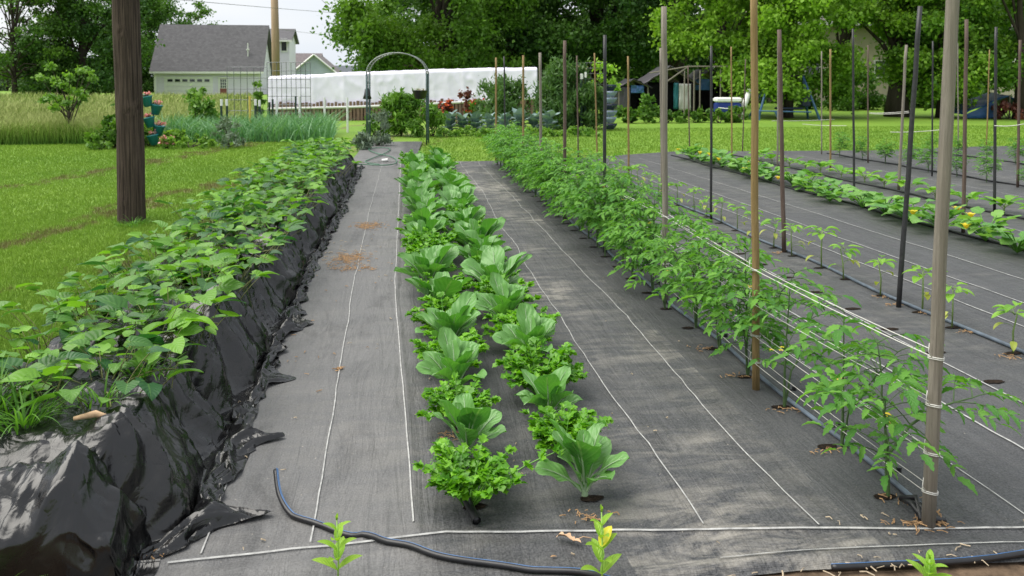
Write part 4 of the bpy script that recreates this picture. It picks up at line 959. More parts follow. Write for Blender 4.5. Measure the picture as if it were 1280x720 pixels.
def gable_house(name, px0, px1, D, eav_py, rid_py, rzd, depth, wall, roof, label, gable_front=False, windows=(), cat='house'):
    o = Qg(px0, D); t = thing(name, o, label, cat); t.rotation_euler = (0, 0, radians(rzd)); s_ = D / FOC; r_ = ray(px1, 102); Wd = r_[0] / r_[1] * o[1] - o[0]; e = zat(eav_py, D); r = zat(rid_py, D)
    m = MB(); k = .2
    if gable_front:
        P = [(0, 0, 0), (Wd, 0, 0), (Wd, 0, e), (Wd / 2, 0, r), (0, 0, e)]; P2 = [(p[0], depth, p[2]) for p in P]
        m.add(P + P2, [(0, 1, 2, 3, 4), (9, 8, 7, 6, 5), (1, 6, 7, 2), (0, 4, 9, 5)]); m.build('wall', wall, t)
        rf = MB(); sl = (r - e) / (Wd / 2)
        for sg in (0, 1):
            xe = -.5 if sg == 0 else Wd + .5; a = [(xe, -.5, e - .5 * sl), (Wd / 2, -.5, r), (Wd / 2, depth + .5, r), (xe, depth + .5, e - .5 * sl)]; a = [(p[0], p[1], p[2] + .02) for p in a]; u = [(p[0], p[1], p[2] + .25) for p in a]
            rf.add(a + u, [(0, 1, 2, 3), (7, 6, 5, 4), (0, 4, 5, 1), (1, 5, 6, 2), (2, 6, 7, 3), (3, 7, 4, 0)])
        rf = rf.build('roof', roof, t); fa = MB()
        for sg in (0, 1):
            xe = -.5 if sg == 0 else Wd + .5; fa.tube([(xe, -.56, e - .5 * sl + .1), (Wd / 2, -.56, r + .1)], .12, 4)
        fa.build('fascia', M['white'], t)
    else:
        for x in (0, Wd): pass
        P = [(0, 0, 0), (0, depth, 0), (0, depth, e), (0, depth / 2, r), (0, 0, e)]; P2 = [(Wd, p[1], p[2]) for p in P]
        m.add(P + P2, [(4, 3, 2, 1, 0), (5, 6, 7, 8, 9), (0, 5, 9, 4), (1, 2, 7, 6)]); m.build('wall', wall, t); rf = MB(); sl = (r - e) / (depth / 2)
        for sg in (0, 1):
            ye = -.5 if sg == 0 else depth + .5; a = [(-.4, ye, e - .5 * sl), (Wd + .4, ye, e - .5 * sl), (Wd + .4, depth / 2, r), (-.4, depth / 2, r)]; a = [(p[0], p[1], p[2] + .02) for p in a]; u = [(p[0], p[1], p[2] + .2) for p in a]
            rf.add(a + u, [(3, 2, 1, 0), (4, 5, 6, 7), (0, 1, 5, 4), (1, 2, 6, 5), (2, 3, 7, 6), (3, 0, 4, 7)])
        rf = rf.build('roof', roof, t); fa = MB(); fa.box((Wd / 2, -.58, e - .5 * sl + .12), (Wd + .8, .12, .24)); fa.build('fascia', M['white'], t)
    for (x, z, ww, hh) in windows:
        w_ = MB(); w_.box((x * Wd, -.03, z), (ww, .06, hh)); wo = w_.build('window', M['glass'], t); f_ = MB()
        for sx in (-1, 1): f_.box((x * Wd + sx * ww / 2, -.05, z), (.1, .1, hh + .1))
        for sz in (-1, 1): f_.box((x * Wd, -.052, z + sz * hh / 2), (ww, .1, .1))
        f_.build('frame', M['white'], wo)
    return t
gable_house('house', 330, 362, 96, 50, 36, 0, 6, M['siding'], M['shingle'], 'tall white two-storey house just behind the garage gable', windows=((.80, zat(57, 98), .7, 1.5), (.25, zat(93, 98), 1.0, 1.6)))
gable_house('house', 356, 396, 112, 91, 67, 0, 9, M['bsiding'], M['shingle2'], 'brown-roofed wing left of the blue-grey gable', windows=())
gable_house('house', 364, 422, 106, 93, 69, 0, 12, M['bsiding'], M['shingle2'], 'blue-grey gabled house behind the white covered row', True)
gable_house('house', 412, 452, 118, 94, 83, 0, 9, M['bsiding'], M['shingle3'], 'low house with dark slate roof right of the blue-grey gable')
gable_house('house', 962, 1135, 56, 26, -22, 0, 9, M['beige'], M['shingle2'], 'beige house half hidden by the bright maples', windows=((.30, 2.3, 1.1, 1.2), (.80, 2.3, 1.1, 1.2)))
gable_house('house', 1188, 1300, 66, 70, 5, 0, 9, M['beige'], M['shingle2'], 'beige house glimpsed through leaves above the blue tarpaulin')
# far utility pole + wires
q = Qg(345, 60); mb = MB(); mb.tube([(0, 0, -.1), (.0, 0, 4), (-.06, 0, 10.5)], [.30, .29, .24], 14); o = mb.build('utility_pole', M['pole_tan'], smooth=True); o.location = q; tag(o, 'pale tan wooden pole rising in front of the white houses', 'utility pole')
q0 = Q(345, 60, 60)
for a, b, D1, D2, lab in (((346, 36), (480, 46), 60, 130, 'lowest thin wire running right from the tan pole'), ((100, -12), (560, 22), 30, 120, 'thin wire crossing the sky above the houses'), ((395, -8), (470, 62), 40, 110, 'steep wire dropping towards the big trees')):
    P = [np.array(Q(*a, D1)), np.array(Q(*b, D2))]; mb = MB(); mb.tube([P[0] + (P[1] - P[0]) * t - np.array((0, 0, 1.2 * t * (1 - t))) for t in np.linspace(0, 1, 13)], .013, 4)
    tag(mb.build('power_wire', M['hose']), lab, 'wire', 'wires over the houses')

# ------------------------------------------------------------------ white covered row with slatted wall
def cover():
    D0 = 28.5; A = Q(334, 100, D0); B = Q(672, 100, D0 + .5); A = np.array((A[0], A[1], 0)); B = np.array((B[0], B[1], 0)); d = B - A; Ln = np.linalg.norm(d); d /= Ln; nrm = np.array((-d[1], d[0], 0))
    ns_, nu = 170, 40; s = np.linspace(0, 1, ns_); u = np.linspace(0, 1, nu); S, U = np.meshgrid(s, u, indexing='ij')
    top = np.interp(S, [0, .3, .6, 1], [zat(97, D0), zat(92, D0), zat(88, D0), zat(85, D0)]) + .03 * (vnoise(S * 22, S * 0, 3) - .5); bot = np.interp(S, [0, .3, .55, 1], [zat(136, D0), zat(134, D0), zat(131, D0), zat(123, D0)]) + .06 * (vnoise(S * 16, S * 0, 7) - .5)
    # section: front sheet up (u 0..45), over the top, down the back
    f = np.clip(U / .42, 0, 1); t = np.clip((U - .42) / .2, 0, 1); b = np.clip((U - .62) / .38, 0, 1)
    depth = .08 + .10 * f + .9 * t + .1 * b; z = bot + (top - bot) * f + .05 * np.sin(pi * t) - (top - bot) * b
    rid = 1 - np.abs(2 * vnoise(S * 34 + U * 3, U * 5, 6) - 1); r2 = 1 - np.abs(2 * vnoise(S * 80 - U * 6, U * 12, 8) - 1); depth = depth - .035 * rid ** 3 * (U < .45) - .012 * r2 ** 2 - .03 * (1 - np.abs(((S * 9) % 1) * 2 - 1)) ** 8
    z = z + .03 * (rid - .5) * (t > 0) * (b < 1)
    X = A[0] + d[0] * S * Ln + nrm[0] * depth; Y = A[1] + d[1] * S * Ln + nrm[1] * depth
    V = np.stack([X.ravel(), Y.ravel(), z.ravel()], 1); i, j = np.meshgrid(np.arange(nu - 1), np.arange(ns_ - 1)); k = (j * nu + i).ravel(); mb = MB(); mb.addnp(V, np.stack([k, k + nu, k + nu + 1, k + 1], 1))
    e1 = tuple(range(nu)); e2 = tuple((ns_ - 1) * nu + q for q in range(nu))[::-1]; mb.f += [e1, e2]; mb.mi += [0, 0]
    t_ = thing('row_cover', (0, 0, 0), 'long white plastic cover stretched over a garden row on a pallet wall', 'row cover')
    mb.build('sheet', plain('white_sheet', (.82, .79, .92), .45, .06, 1.5), t_, True)
    rail = MB(); rail.tube([A + d * s_ * Ln - nrm * .0 + np.array((0, 0, float(np.interp(s_, [0, .3, .55, 1], [zat(136, D0), zat(134, D0), zat(131, D0), zat(123, D0)])))) for s_ in np.linspace(0, 1, 20)], .05, 6); rail.build('rail', M['white'], t_, True)
    pw = thing('pallet_wall', (A[0], A[1], 0), 'low wall of brown upright pallet boards under the white cover', 'wall'); n = 74
    mb = MB(); mb2 = MB(); rz = math.atan2(d[1], d[0])
    for k in range(n):
        if R.random() < .12: continue
        c = d * (k + .5) / n * Ln; hh = .62 + .18 * k / n + G(.03); mb.box((c[0], c[1], hh / 2), (.098 + G(.008), .022, hh), rz, tint=R.random())
    for z in (.1, .42): mb2.box((d[0] * Ln / 2 + nrm[0] * .06, d[1] * Ln / 2 + nrm[1] * .06, z), (Ln, .06, .09), rz)
    mb.build('boards', wood_mat('pallet_board', (.10, .06, .045), (.30, .20, .15), (14, 14, 2)), pw); mb2.build('rails', M['stake_brown'], pw)
    fk = MB(); fk.box((d[0] * Ln / 2 + nrm[0] * .55, d[1] * Ln / 2 + nrm[1] * .55, .35), (Ln - .1, .6, .68), rz); fk.build('soil_fill', M['soil'], pw)
cover()
# ------------------------------------------------------------------ wire trellis panel, posts
M['wire'] = plain('galvanised_wire', (.16, .17, .18), .5, .3, 8, .4, .4); M['green_post'] = plain('green_post', (.025, .055, .04), .5, .3, 10); M['whitetip'] = plain('white_tip', (.8, .8, .78), .5, .05, 4)
def panel(px0, px1, ytop, ybot, D, nx, nz, label, r=.008, curve=0):
    a, b = Qg(px0, D), Qg(px1, D); t = thing('wire_panel', a, label, 'trellis'); mb = MB(); z0, z1 = max(.03, zat(ybot, D)), zat(ytop, D)
    for k in range(nx + 1):
        f = k / nx; x, y = (b[0] - a[0]) * f, (b[1] - a[1]) * f + curve * sin(pi * f); mb.tube([(x, y, z0), (x, y, z1)], r, 4)
    for k in range(nz + 1):
        z = z0 + (z1 - z0) * k / nz; mb.tube([((b[0] - a[0]) * f, (b[1] - a[1]) * f + curve * sin(pi * f), z) for f in np.linspace(0, 1, 8)], r, 4)
    mb.build('wires', M['wire'], t); return t
panel(284, 334, 84, 152, 21, 6, 5, 'open wire grid panel in front of the white garage wall')
panel(334, 388, 78, 152, 22, 9, 7, 'finer wire grid panel over the left end of the white cover')
def post(px, y0, y1, D, r, mat, label, tip=None, name='post', group='posts around the wire panels'):
    q = Qg(px, D); h = zat(y0, D); t = thing(name, q, label, 'post', group); mb = MB(); zb = h - .16 if tip else h
    mb.tube([(0, 0, -.02), (G(.01), 0, zb)], r, 6); mb.build('shaft', M[mat], t)
    if tip: m = MB(); m.tube([(0, 0, zb), (0, 0, h)], r * 1.15, 6); m.build('tip', M['whitetip'], t)
for k, (px, y0, D, mat, tip, lab) in enumerate(((276.5, 124, 19.5, 'green_post', 1, 'dark post with white tip, left one below the garage door'), (283, 124, 19.6, 'green_post', 1, 'dark post with white tip, right one below the garage door'),
      (312, 120, 20, 'stake_yel', 0, 'bright yellow stake in front of the meadow'), (319, 124, 20.5, 'green_post', 1, 'dark post just right of the yellow stake'), (324, 125, 20.5, 'green_post', 1, 'second dark post right of the yellow stake'),
      (336, 128, 21, 'green_post', 0, 'dark green post at the left edge of the white cover'), (340, 124, 21, 'green_post', 0, 'taller dark green post by the left edge of the white cover'), (345, 126, 21, 'whitetip', 0, 'thin white post at the left end of the pallet wall'),
      (369, 120, 22, 'green_post', 0, 'dark post left of the white post on the fine wire panel'), (374, 120, 22, 'whitetip', 0, 'white post on the fine wire panel'), (405.5, 122, 22, 'whitetip', 0, 'white post in the middle of the pallet wall'), (434, 122, 22, 'whitetip', 0, 'white post on the right of the pallet wall'))):
    M.setdefault('stake_yel', plain('yellow_stake', (.62, .46, .10), .6, .15, 8)); post(px, y0, 0, D, .028 if mat != 'whitetip' else .034, mat, lab, tip)
# ------------------------------------------------------------------ arch
def arch():
    D = 17.6; a, b = Qg(458, D), Qg(533, D); ax = np.array((b[0] - a[0], b[1] - a[1])); wd = np.linalg.norm(ax); ax /= wd; t = thing('garden_arch', a, 'green-grey metal garden arch standing over the path end', 'arch'); t.rotation_euler = (0, 0, math.atan2(ax[1], ax[0]))
    zs = zat(92, D); zt = zat(66, D)
    for dy, lab in ((0, 'front'), (.42, 'back')):
        for x in (0, wd): m = MB(); m.tube([(x, dy, 0), (x, dy, zs)], .016, 8); m.build('leg', M['archg'], t, True)
        m = MB(); m.tube([(wd / 2 - wd / 2 * cos(th), dy, zs + (zt - zs) * sin(th)) for th in np.linspace(0, pi, 22)], .014, 8); m.build('hoop', M['archm'], t, True)
    for x in (0, wd):
        m = MB()
        for z in np.arange(.25, zs, .28): m.tube([(x, 0, z), (x, .42, z)], .009, 5)
        m.tube([(x, .14, .1), (x, .14, zs)], .008, 5); m.tube([(x, .28, .1), (x, .28, zs)], .008, 5)
        m.build('side_ladder', M['archg'], t)
    m = MB()
    for th in np.linspace(.1, pi - .1, 26): m.tube([(wd / 2 - wd / 2 * cos(th), 0, zs + (zt - zs) * sin(th)), (wd / 2 - wd / 2 * cos(th), .42, zs + (zt - zs) * sin(th))], .012, 5)
    m.build('top_bars', M['archm'], t)
    c = thing('hanging_pot', Q(525, 118, D - .1), 'black hanging pot hooked on the right leg of the arch', 'flower pot'); m = MB(); m.lathe([(.0, -.10), (.11, -.10), (.17, .08), (.18, .09), (.155, .09), (.10, -.06), (0, -.06)], n=16); m.build('pot', M['hose'], c, True)
    m = MB(); m.tube([(.16, 0, .09), (.15, 0, .2), (.17, 0, .3)], .008, 5); m.build('hook', M['hose'], c)
    m = MB()
    for k in range(16): m.leaf((G(.05), G(.05), .07), R.random() * 6.3, 1.2, -.2, .16, .02, w_lan, 4, 2)
    m.build('plant', M['drygr'], c, True)
    bq = Q(459, 118, D + .3); c = thing('bird_feeder', bq, 'small dark feeder hanging inside the left leg of the arch', 'bird feeder'); m = MB(); m.lathe([(0, .16), (.05, .12), (.07, .0), (.10, -.10), (.02, -.11)], n=10); m.build('body', M['hose'], c, True); m = MB(); m.tube([(0, 0, .15), (.0, 0, .3)], .006, 5); m.build('hook', M['hose'], c)
M['archg'] = plain('green_metal', (.05, .09, .09), .45, .3, 8, .5, .3); M['archm'] = plain('grey_metal', (.26, .28, .27), .45, .25, 12, .5, .5); M['drygr'] = leafmat('dry_leaves', (.3, .26, .14), (.42, .38, .22), .2, .7)
arch()
# green garden hose loops on the path
M['ghose'] = plain('green_hose', (.07, .17, .11), .4, .3, 6)
mb = MB(); pts = [W(x, y, .06) for x, y in ((425, 207), (450, 205), (478, 207), (498, 205), (494, 196), (470, 192), (455, 185), (490, 184), (486, 190), (462, 199), (452, 203), (480, 206))]
P = []; 
for a, b in zip(pts, pts[1:]): P += [tuple(np.array(a) + (np.array(b) - np.array(a)) * k / 5) for k in range(5)]
for _ in range(6): P = [P[0]] + [tuple((np.array(P[i - 1]) + np.array(P[i]) * 2 + np.array(P[i + 1])) / 4) for i in range(1, len(P) - 1)] + [P[-1]]
mb.tube(P, .009, 7); tag(mb.build('garden_hose', M['ghose'], smooth=True), 'green garden hose looped on the path in front of the arch', 'hose')
q = W(481, 205); mb = MB(); mb.tube([(q[0] - .05, q[1], .06), (q[0] + .05, q[1], .07)], .026, 8); tag(mb.build('hose_fitting', M['whitetip']), 'pale fitting on the green hose at the far edge of the garden fabric', 'hose fitting')
# ------------------------------------------------------------------ bushes and trees
def cloud(centers, radii, n, size, tintc, squash=1., drop=.35, stretch=1.6, upright=0.):
    """leaf quads scattered in blobs; returns verts, quads, attrs"""
    k = NR.integers(0, len(centers), n) if np.isscalar(radii) else NR.choice(len(centers), n, p=np.array(radii) ** 2 / np.sum(np.array(radii) ** 2))
    c = np.array(centers)[k]; r = (np.full(n, radii) if np.isscalar(radii) else np.array(radii)[k])
    v = NR.normal(size=(n, 3)); v /= np.linalg.norm(v, axis=1)[:, None]; rad = r * np.minimum(np.abs(NR.normal(size=n)) * .45 + .30 * NR.random(n), 1.5)
    p = c + v * rad[:, None] * np.array((1, 1, squash))
    d = NR.normal(size=(n, 3)) + v * .5; d[:, 2] -= drop; d[:, 2] += upright * 2; d /= np.linalg.norm(d, axis=1)[:, None]
    e = np.cross(d, NR.normal(size=(n, 3))); e /= np.linalg.norm(e, axis=1)[:, None] + 1e-9
    s = size * NR.uniform(.6, 1.25, n)[:, None]; a = d * s * .5 * stretch; b = e * s * .5
    V = np.stack([p - a, p + b - a * .1, p + a, p - b - a * .1], 1).reshape(-1, 3)
    tint = np.clip(np.array(tintc)[k] * .6 + NR.random(n) * .4, 0, 1)
    A = np.stack([np.tile((0, .5, 1, .5), n), np.tile((0, .5, 1, .5), n), np.repeat(tint, 4)], 1)
    return V, np.arange(4 * n).reshape(-1, 4), A
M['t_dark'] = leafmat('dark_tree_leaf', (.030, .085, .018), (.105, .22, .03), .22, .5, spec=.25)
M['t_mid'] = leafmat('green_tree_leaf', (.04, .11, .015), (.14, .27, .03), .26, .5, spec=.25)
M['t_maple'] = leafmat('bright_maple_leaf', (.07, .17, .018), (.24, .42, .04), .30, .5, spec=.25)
M['t_far'] = leafmat('far_tree_leaf', (.09, .15, .08), (.17, .25, .13), .1, .6, spec=.1)
M['bark'] = wood_mat('bark', (.022, .017, .013), (.09, .075, .06), (6, 6, 1.2), .9)
M['sap'] = leafmat('sapling_leaf', (.09, .21, .03), (.22, .38, .06), .3, .5)
M['lav'] = leafmat('grey_green_leaf', (.10, .16, .09), (.22, .28, .21), .1, .7); M['ferny'] = leafmat('fern_leaf', (.06, .16, .02), (.16, .31, .04), .25, .5); M['fernd'] = leafmat('dark_fern_leaf', (.05, .12, .03), (.11, .21, .06), .25, .5)
M['bluecab'] = leafmat('blue_cabbage_leaf', (.10, .18, .16), (.24, .34, .33), .1, .45, .6, (.3, .4, .38)); M['garl'] = leafmat('garlic_leaf', (.09, .24, .09), (.24, .42, .22), .2, .5)
M['red'] = leafmat('red_flower', (.55, .04, .02), (.75, .16, .06), .2, .5); M['maroon'] = leafmat('maroon_leaf', (.10, .03, .025), (.22, .07, .05), .15, .5); M['pink'] = leafmat('pink_flower', (.62, .18, .22), (.78, .42, .42), .2, .5)
def tree(px, D, H, cr, zc0, mat, label, nclump=60, nleaf=20000, size=.16, trunk=.3, lean=0, group=None, zmax=None, seed=0, name='tree', cr2=None, clr=None, holes=0., offs=None, depth=None, limbs=8, drop=.35):
    """crown from zc0 up to H, half width cr"""
    r0 = random.Random(seed + 5); loc = Qg(px, D); t = thing(name, loc, label, 'tree', group); st = MB(); cs = []; rs = []; ti = []
    top = np.array((lean, 0, H * .75)); base = np.array((0, 0, 0.))
    pts = [base + (top - base) * k / 6 + np.array((r0.gauss(0, .06 * trunk * 4), r0.gauss(0, .06 * trunk * 4), 0)) * (k > 0) for k in range(7)]
    st.tube(pts, [trunk * (1.25 if k == 0 else 1) * (1 - .75 * k / 6) for k in range(7)], 10)
    clr = clr or cr * .28; dp = depth or cr
    for k in range(nclump):
        f = k / nclump; z = zc0 + (H - zc0) * r0.random() ** 1.15; rel = (z - zc0) / (H - zc0)
        w_ = (max(.04, 1 - abs(rel - .38) ** 2 / .42)) ** .5; a = r0.random() * 2 * pi; rr = w_ * r0.random() ** .38
        c = np.array((lean * rel + cos(a) * rr * cr, sin(a) * rr * dp, z)); cs.append(c); rs.append(clr * r0.uniform(.6, 1.3)); ti.append(r0.random())
    for k in range(limbs * 2):
        c = cs[r0.randrange(len(cs))]; j = r0.uniform(1.2, 4.5); i = int(j); b = pts[i] + (pts[i + 1] - pts[i]) * (j - i)
        if b[2] > c[2] + 1.0: b = pts[1]
        m1 = b + (c - b) * .35 + np.array((0, 0, .12 * np.linalg.norm(c - b))); m2 = b + (c - b) * .7 + np.array((r0.gauss(0, .2), r0.gauss(0, .2), .1))
        st.tube([b, m1, m2, c], [trunk * .30, trunk * .22, trunk * .12, trunk * .04], 6, cap=False)
    st.build('trunk', M['bark'], t, True)
    V, q, A = cloud(cs, rs, int(nleaf * 1.9), size * .74, ti, .72, drop); ok = None
    mb = MB(); mb.addnp(V, q, A); mb.build('crown', M[mat], t); return t
# big dark trees at the back, centre
bigs = 'big dark trees behind the white cover'
tree(545, 42, 11, 5.4, 1.9, 't_mid', 'big green tree whose crown edge meets the sky above the arch', 110, 44000, .19, .34, lean=.4, seed=1, group=bigs, clr=1.15)
tree(640, 46, 12, 5.5, 2.0, 't_dark', 'dense dark tree above the right part of the white cover', 110, 42000, .20, .42, seed=2, group=bigs, clr=1.25)
tree(745, 47, 12, 5.2, 2.6, 't_dark', 'dark tree with a thick trunk behind the central stakes', 100, 38000, .20, .5, seed=3, group=bigs, clr=1.25)
tree(842, 43, 11, 4.0, 3.0, 't_dark', 'dark thick-trunked tree behind the tarpaulin shelters', 80, 26000, .19, .55, seed=4, group=bigs, clr=1.1)
tree(690, 62, 12, 7, .6, 't_dark', 'dark tree closing the gap behind the central trees', 90, 26000, .28, .4, seed=21, group=bigs, clr=1.9)
tree(560, 64, 11, 6, .6, 't_dark', 'dark tree far behind the arch', 80, 22000, .28, .4, seed=22, group=bigs, clr=1.7)
mp_ = 'bright maples on the right'
tree(905, 33, 8.5, 3.0, 2.9, 't_maple', 'bright green maple left of the tan stake over the shelters', 80, 24000, .15, .16, seed=5, group=mp_, clr=.72)
tree(985, 31, 8, 2.5, .95, 't_maple', 'bright green maple drooping over the blue swing frame', 90, 30000, .15, .18, seed=6, group=mp_, clr=.72)
tree(1122, 32, 8, 1.9, 3.3, 't_maple', 'maple with a stout dark trunk right of the beige wall', 56, 18000, .15, .42, seed=7, group=mp_, clr=.72)
tree(1178, 31, 8, 1.8, .9, 't_maple', 'bright maple behind the thick grey stake', 70, 24000, .15, .2, seed=8, group=mp_, clr=.72)
tree(1275, 30, 8, 2.7, 1.35, 't_maple', 'bright maple at the picture edge above the blue tarpaulin', 70, 24000, .15, .2, seed=9, group=mp_, clr=.72)
tree(800, 60, 10, 4, .4, 't_dark', 'dark tree glimpsed behind the low shelter', 70, 17000, .28, .4, seed=25, group=bigs, clr=1.5)
tree(1050, 46, 10, 4, 5.0, 't_dark', 'dark tree over the beige house', 70, 16000, .22, .3, seed=10, group=bigs, clr=1.2)
tree(1230, 50, 10, 6, 3.6, 't_dark', 'dark tree behind the maples near the picture edge', 90, 24000, .25, .4, seed=11, group=bigs, clr=1.4)
tree(900, 56, 10, 4.5, .4, 't_dark', 'dark tree behind the shelters', 80, 20000, .25, .4, seed=12, group=bigs, clr=1.4)
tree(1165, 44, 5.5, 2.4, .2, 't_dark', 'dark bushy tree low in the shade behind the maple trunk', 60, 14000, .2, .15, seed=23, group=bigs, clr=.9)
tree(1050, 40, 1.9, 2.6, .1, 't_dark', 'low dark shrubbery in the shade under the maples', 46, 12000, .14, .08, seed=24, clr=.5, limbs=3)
# left trees
lt = 'trees behind the meadow on the left'
tree(18, 72, 13, 5.2, 1.6, 't_mid', 'airy thin-leaved tree at the far left with sky showing through', 90, 9000, .22, .22, seed=13, group=lt, clr=1.1, limbs=26)
tree(105, 76, 14, 5.2, .3, 't_dark', 'dark dense tree left of the dark utility pole', 110, 32000, .27, .5, seed=14, group=lt, clr=1.5)
tree(160, 102, 13.5, 5.4, .3, 't_dark', 'dark tree between the utility pole and the garage', 100, 30000, .27, .4, seed=15, group=lt, clr=1.5)
tree(215, 112, 14, 7, 2, 't_mid', 'green tree rising behind the garage roof', 70, 14000, .30, .4, seed=16, group=lt, clr=1.7)
tree(8, 120, 4.6, 5, .2, 't_far', 'small rounded tree at the far left edge of the meadow', 30, 7000, .35, .2, seed=17, clr=1.5)
# distant wood line
cs = [Qg(px, 260) for px in range(-60, 130, 5)]; cs = [(c[0], c[1] + G(6), 3 + R.random() * 4.5) for c in cs]; V, q, A = cloud(cs, [3.6] * len(cs), 9000, 1.0, [R.random() for _ in cs]); mb = MB(); mb.addnp(V, q, A); tag(mb.build('distant_wood', M['t_far']), None, None, None, 'stuff')

def bush(px, D, w_, h, mat, label, n=1500, size=.06, cat='bush', group=None, nc=16, stems=6, name='bush', z0=.0, upright=0., extra=None, stretch=1.6, py=None, flower=None, dp=None):
    loc = Qg(px, D); t = thing(name, loc, label, cat, group); cs, rs, ti = [], [], []
    for k in range(nc):
        a = R.random() * 6.3; f = R.random(); r = w_ / 2 * sqrt(R.random()) * (1 - .35 * f); cs.append((cos(a) * r, sin(a) * r * (dp or 1), z0 + (h - z0) * (.12 + .8 * f))); rs.append(max(.07, min(w_, h) * R.uniform(.13, .26))); ti.append(R.random())
    V, q, A = cloud(cs, rs, n, size, ti, 1, .1, stretch, upright); V[:, 2] = np.maximum(V[:, 2], .01); mb = MB(); mb.addnp(V, q, A); mb.build('foliage', M[mat], t)
    st = MB()
    for k in range(stems): c = cs[k % len(cs)]; st.tube([(G(.02), G(.02), 0), (c[0] * .5, c[1] * .5, c[2] * .6), c], [.012, .009, .004], 5, cap=False)
    st.build('stems', M['bark'], t)
    if flower:
        fm, fn, fs = flower; V, q, A = cloud([(c[0], c[1], c[2] + r_ * .5) for c, r_ in zip(cs, rs) if c[2] > h * .3] or cs, [min(w_, h) * .2] * max(1, len([c for c in cs if c[2] > h * .3])), fn, fs, [.5] * max(1, len([c for c in cs if c[2] > h * .3])), 1, 0, 1.); mb = MB(); mb.addnp(V, q, A); mb.build('flowers', M[fm], t)
    return t
# small tree and shrubs at the lawn edge
def small_tree():
    D = 18.2; t = thing('young_tree', Qg(85, D), 'young light green tree with a forked stem at the edge of the meadow', 'tree'); st = MB(); tips = []
    for k in range(13):
        a = k * 2.4; rr = R.uniform(.3, .68); h = R.uniform(.95, 1.75); b = (0, 0, .22 + .05 * k); tip = (cos(a) * rr, sin(a) * rr, h); st.tube([b, (cos(a) * rr * .45, sin(a) * rr * .45, b[2] + (h - b[2]) * .5), tip], [.016, .011, .004], 5, cap=False); tips.append(tip); tips.append(tuple(np.array(b) + (np.array(tip) - b) * .6))
    st.tube([(0, 0, 0), (.01, 0, .3), (0, 0, .8)], [.028, .022, .014], 8); st.build('trunk', M['bark'], t, True)
    V, q, A = cloud(tips, [.13] * len(tips), 1900, .062, [R.random() for _ in tips], .75, .5); mb = MB(); mb.addnp(V, q, A); mb.build('crown', M['sap'], t)
small_tree()
bush(245, 20.5, 1.0, 1.15, 'sap', 'loose light green shrub in front of the garage door', 1500, .075, stems=9)
bush(355 - 32, 21, .35, 1.75, 'sap', 'slender sapling climbing the wire panel beside the garage', 420, .08, stems=4, nc=12)
bush(252, 21.4, .3, 1.5, 'sap', 'thin young shoot rising above the loose shrub', 200, .07, stems=3, nc=8)
bush(143, 16.8, .95, .80, 't_mid', 'leafy dark green shrub left of the dark utility pole foot', 2600, .07, stretch=2.4)
bush(124, 16.4, .5, .35, 'sap', 'low pale green plant in front of the dark shrub', 500, .06)
bush(217, 17.4, .5, .35, 'sap', 'low yellow-green plant right of the teal planters', 500, .07, stretch=2.5)
bush(285, 16.9, .75, .62, 'lav', 'grey-green lavender-like bush in front of the garlic bed', 900, .03, stretch=3, upright=.5)
bush(474, 17.0, .55, .80, 'lav', 'grey-green upright bush at the left foot of the arch', 1300, .032, stretch=3, upright=.6)
bush(452, 16.0, .35, .35, 'lav', 'small grey-green bush beside the far end of the raised bed', 700, .045, stretch=3, upright=.6)
bush(235, 16.9, 1.3, .25, 'sap', 'low green ground plants at the lawn side of the garlic bed', 1200, .05, name='plants')
bush(502, 20.5, 1.25, 1.12, 'ferny', 'bright green feathery bush centred behind the arch', 5200, .05, stretch=3.5, nc=34, upright=.3)
bush(540, 20.2, .8, .8, 'ferny', 'green bush beside the right leg of the arch', 1900, .055, stretch=2.5, nc=18)
bush(468, 20.5, .7, .62, 'ferny', 'green bush between the arch leg and the feathery bush', 1500, .055, nc=14)
bush(704, 23.6, 1.7, 2.0, 'fernd', 'tall feathery asparagus mass right of the white cover', 11000, .05, stretch=4, nc=60, upright=.5)
bush(628, 24.5, 1.8, 1.5, 'fernd', 'thin feathery asparagus in front of the white cover end', 4200, .05, stretch=4, nc=50, upright=.5)
bush(740, 23.5, 1.0, 1.3, 'fernd', 'dark feathery growth behind the wire cage', 2600, .06, stretch=3, nc=30, upright=.5)
bush(558, 24.9, .6, .8, 'maroon', 'dark red-leaved rose bush with red blooms', 700, .07, flower=('red', 160, .08))
bush(582, 24.8, .7, 1.15, 'maroon', 'taller maroon bush between the two flowering roses', 900, .07)
bush(594, 24.5, .55, .85, 't_mid', 'small rose bush with orange-red blooms', 800, .06, flower=('red', 150, .08))
# blue cabbages
def cab(px, D, sc, label):
    t = thing('cabbage', Qg(px, D), label, 'cabbage', 'blue-green cabbages behind the lawn', R.random() * 6, sc); lf = MB()
    for k in range(15):
        az = k * 2.4; ll = R.uniform(.26, .36); lf.leaf((0, 0, .04 + .02 * k), az, .5 + .05 * k, -.3 + .07 * k, ll, ll * .8, w_ov, 7, 6, .2, .05, 1.4)
    st = MB(); st.tube([(0, 0, 0), (0, 0, .35)], [.03, .02], 6); lf.build('leaves', M['bluecab'], t, True); st.build('stem', M['cole_stem'], t)
for i, px in enumerate((562, 578, 594, 612, 631, 650, 668, 686)): cab(px, 21.8 + G(.2), R.uniform(1.0, 1.25), 'blue-green cabbage, %s of the line behind the far lawn counting from the arch' % ordn(i + 1).replace('nearest', 'one').replace('one one', 'one') if i else 'blue-green cabbage closest to the arch in its line')
for i, px in enumerate(range(555, 745, 14)): bush(px, 20.4 + G(.15), .55, .22, 'sap', 'low green edging plant, %s one to the right of the arch' % ordn(i + 1).replace(' nearest', ''), 260, .055, cat='plant', group='low edging plants along the far lawn', name='edging_plant', nc=8, stems=2)
